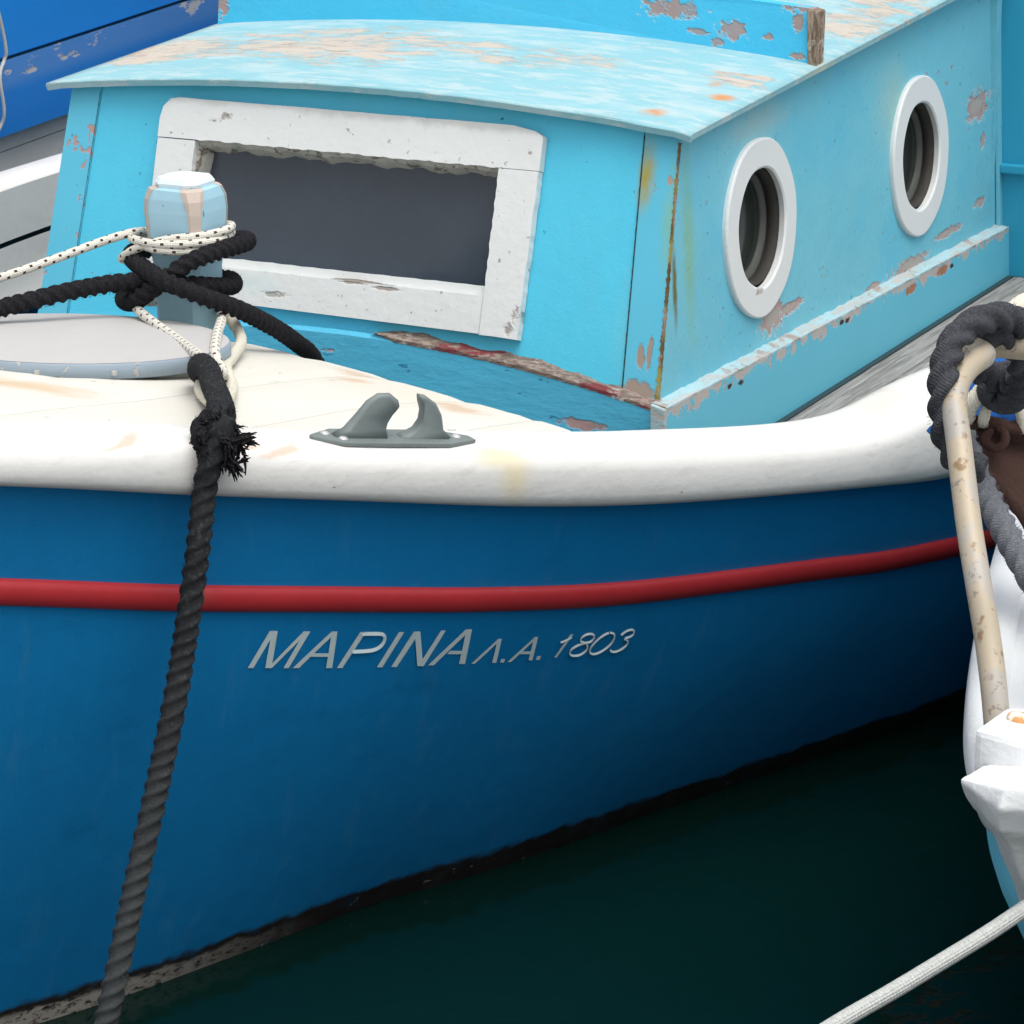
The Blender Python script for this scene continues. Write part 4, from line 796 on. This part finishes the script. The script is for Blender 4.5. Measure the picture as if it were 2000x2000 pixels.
# rusty anchor stowed on that bow
an = empty('anchor', (1.879,-1.296,1.086), 'rusty brown iron anchor fluke behind the bent pipe', 'anchor')
fl = plate('fluke', [(1.812,-1.289,1.139), (1.824,-1.280,1.146), (1.848,-1.268,1.145), (1.872,-1.247,1.136), (1.920,-1.189,1.131), (1.940,-1.174,1.077), (1.978,-1.273,0.937), (1.938,-1.300,0.986), (1.907,-1.321,1.038), (1.874,-1.326,1.074), (1.845,-1.332,1.100)], (.03, .05, -.01), rust_m, an, .006)
tube('fluke_rim', [(1.817,-1.307,1.147), (1.834,-1.296,1.153), (1.857,-1.285,1.152), (1.878,-1.266,1.143), (1.925,-1.208,1.138)], .011, rust_m, an, ds=.008, seg=8, jit=.12)
tube('fluke_rib', [(1.850,-1.345,1.106), (1.879,-1.339,1.080), (1.913,-1.334,1.045), (1.945,-1.313,0.991)], .010, rust_m, an, ds=.008, seg=8, jit=.15)
tube('shackle', [(1.855,-1.289,1.144), (1.854,-1.310,1.134), (1.869,-1.317,1.124), (1.881,-1.309,1.129), (1.876,-1.290,1.141), (1.861,-1.285,1.145)], .007, rust_m, an, ds=.006, seg=8, jit=.1)
tube('shank', [(1.875,-1.171,1.115), (1.911,-1.247,1.046), (1.961,-1.298,0.958), (2.017,-1.398,0.926)], .018, rust_m, an, ds=.01, seg=8)
g1 = twisted('grey_rope', [(1.943,-1.607,1.179), (1.925,-1.644,1.201), (1.915,-1.660,1.236), (1.909,-1.661,1.278), (1.905,-1.651,1.314), (1.902,-1.619,1.342), (1.906,-1.576,1.360), (1.921,-1.530,1.368), (1.941,-1.487,1.360), (1.956,-1.442,1.332), (1.948,-1.394,1.280), (1.912,-1.345,1.235), (1.876,-1.340,1.235), (1.861,-1.386,1.261), (1.867,-1.442,1.293), (1.888,-1.479,1.326), (1.917,-1.484,1.338), (1.934,-1.457,1.320), (1.937,-1.413,1.276), (1.915,-1.349,1.221), (1.878,-1.318,1.194), (1.860,-1.311,1.210), (1.877,-1.272,1.229), (1.938,-1.213,1.241)], .0215, grey_m, pitch=.11, depth=.36)
tag(g1, 'thick charcoal rope looped over the top bend of the pipe', 'rope')
g2 = twisted('grey_rope', [(1.850,-1.402,1.163), (1.874,-1.424,1.130), (1.902,-1.454,1.104), (1.944,-1.502,1.074), (1.983,-1.539,1.042), (2.039,-1.595,1.004), (2.126,-1.684,0.958)], .0205, grey2_m, pitch=.085, depth=.2)
tag(g2, 'lighter grey rope slanting down below the rusty anchor', 'rope')
bn = empty('blue_net', (1.770,-0.997,1.092), 'bundled blue net cloth behind the pipe and anchor', 'net')
V = []; rows = []
random.seed(5)
for i in range(13):
    r = []
    for j in range(18):
        a_ = 2*math.pi*j/18; e = math.pi*i/12; R = .075*(1+.22*math.sin(3*a_+i)+.12*random.uniform(-1, 1)); c_ = Vector((1.788,-0.964,1.094))
        r.append(c_+Vector((R*1.5*math.sin(e)*math.cos(a_), R*1.2*math.sin(e)*math.sin(a_), R*.9*math.cos(e))))
    rows.append(r)
loft('net_bundle', rows, bluenet_m, bn, closed=True)
p1 = tube('weathered_line', [(1.845,-1.269,1.215), (1.841,-1.300,1.201), (1.830,-1.311,1.182), (1.821,-1.303,1.150)], .012, cream_m, ds=.008, seg=8, jit=.08); tag(p1, 'pale weathered cord nearest the pipe, hanging in front of the blue net', 'rope')
p2 = tube('weathered_line', [(1.852,-1.243,1.212), (1.852,-1.274,1.192), (1.851,-1.303,1.175), (1.843,-1.294,1.146)], .0085, cream_m, ds=.008, seg=8, jit=.08); tag(p2, 'thinner pale cord beside the blue net, dropping to the rusty anchor rim', 'rope')
p3 = tube('weathered_line', [(1.864,-1.239,1.205), (1.882,-1.261,1.185), (1.891,-1.263,1.164), (1.891,-1.251,1.130)], .008, cream_m, ds=.008, seg=8, jit=.08); tag(p3, 'pale cord at the right edge across the blue net', 'rope')
kn = tube('cream_rope', [(1.682,-0.673,1.141), (1.681,-0.666,1.163), (1.686,-0.637,1.172), (1.695,-0.598,1.169), (1.706,-0.601,1.145), (1.704,-0.662,1.141), (1.727,-0.530,1.149)], .017, cream_m, ds=.008, seg=10, jit=.05); tag(kn, 'end of a cream rope at the right edge above the charcoal rope', 'rope')
bl = tube('blue_line', [(1.407,-0.265,0.824), (1.414,-0.258,0.833), (1.425,-0.241,0.835), (1.452,-0.193,0.829), (1.510,-0.163,0.832)], .011, bluenet_m, ds=.008, seg=8); tag(bl, 'short blue cord lying on the white gunwale by the pipe', 'rope')
br = tube('pale_line', [(2.341,-1.953,0.879), (2.254,-2.126,0.847), (2.221,-2.217,0.835), (2.198,-2.279,0.825), (2.166,-2.347,0.811), (2.130,-2.418,0.795), (2.095,-2.487,0.781), (2.057,-2.605,0.770), (2.000,-2.817,0.750)], .0098, pale_m, ds=.006, seg=16, jit=.012)
tag(br, 'grey white braided line slanting across the dark water at bottom right', 'rope')

# ------------------------------------------------------------------ neighbour on the left, behind: blue rails over white planks
nl = empty('blue_railed_boat', (-2.4, 2, 0), 'neighbouring boat with deep blue rails and white planking behind the cabin', 'boat')
def strip(nm, z0, z1, x0, x1, m, bev=.006, yoff=.05):
    rows = []
    for i in range(21):
        Y = lerp(-1.6, 5.0, i/20); s_ = yoff*(Y-1.5); bend = -.006*(Y-2.5)**2-(.10*(1.2-Y)**2 if Y < 1.2 else 0)
        x2 = min(x1+bend, x0+bend-.02) if x1 > -3 else x1; o_ = [(x2, z0), (x0+bend, z0), (x0+bend, z1), (x2, z1)]
        if bev: o_ = [(x2, z0), (x0+bend+bev, z0), (x0+bend, z0+bev), (x0+bend, z1-bev), (x0+bend+bev, z1), (x2, z1)]; o_ = [(x, z) for x, z in o_]
        rows.append([(x, Y, z+s_) for x, z in o_])
    return loft(nm, rows, m, nl, closed=True, smooth=False, caps=True)
def bx_(X): return X
strip('upper_rail', 1.070, 1.185, -1.90, -2.02, dblue_m, -.03)
strip('inner_bulwark', .98, 1.075, -1.955, -2.05, teal_m, 0)
strip('lower_rail', .868, 1.000, -1.885, -2.02, drail_m, -.036)
strip('under_rail', .815, .875, -1.945, -2.05, teal_m, 0)
zz_ = .822
for k, hgt in enumerate((.052, .165, .014, .12, .14, .16, .18)):
    if k == 2: strip('plank_gap', zz_-hgt, zz_, -1.962, -2.06, seam_m, 0)
    else: strip('hull_plank', zz_-hgt+.003, zz_, -1.940, -2.06, nplank_m, 0)
    zz_ -= hgt
strip('deck', 1.16, 1.178, -2.0, -3.4, palecy_m, 0)
strip('rail_cap', 1.1855, 1.20, -1.93, -2.1, palecy_m, 0)
cd = tube('hanging_cord', [(-1.860,1.430,1.269), (-1.865,1.476,1.146), (-1.865,1.492,1.068), (-1.870,1.488,1.043), (-1.855,1.444,1.006), (-1.850,1.448,0.915), (-1.860,1.444,0.873), (-1.870,1.402,0.831)], .005, thin_m, ds=.006, seg=8)
tag(cd, 'thin pale cord hanging over the deep blue rails at the left edge', 'rope')
fe = loft('rubber_fender', [[(-1.62+R*math.cos(k*math.pi/8), 1.02+R*math.sin(k*math.pi/8), z) for k in range(16)] for R, z in ((.01, .0), (.07, .01), (.085, .04), (.085, .30), (.07, .36), (.02, .38))], rubber_m, None, closed=True)
tag(fe, 'black rubber fender hanging between the cabin and the left neighbour', 'fender')
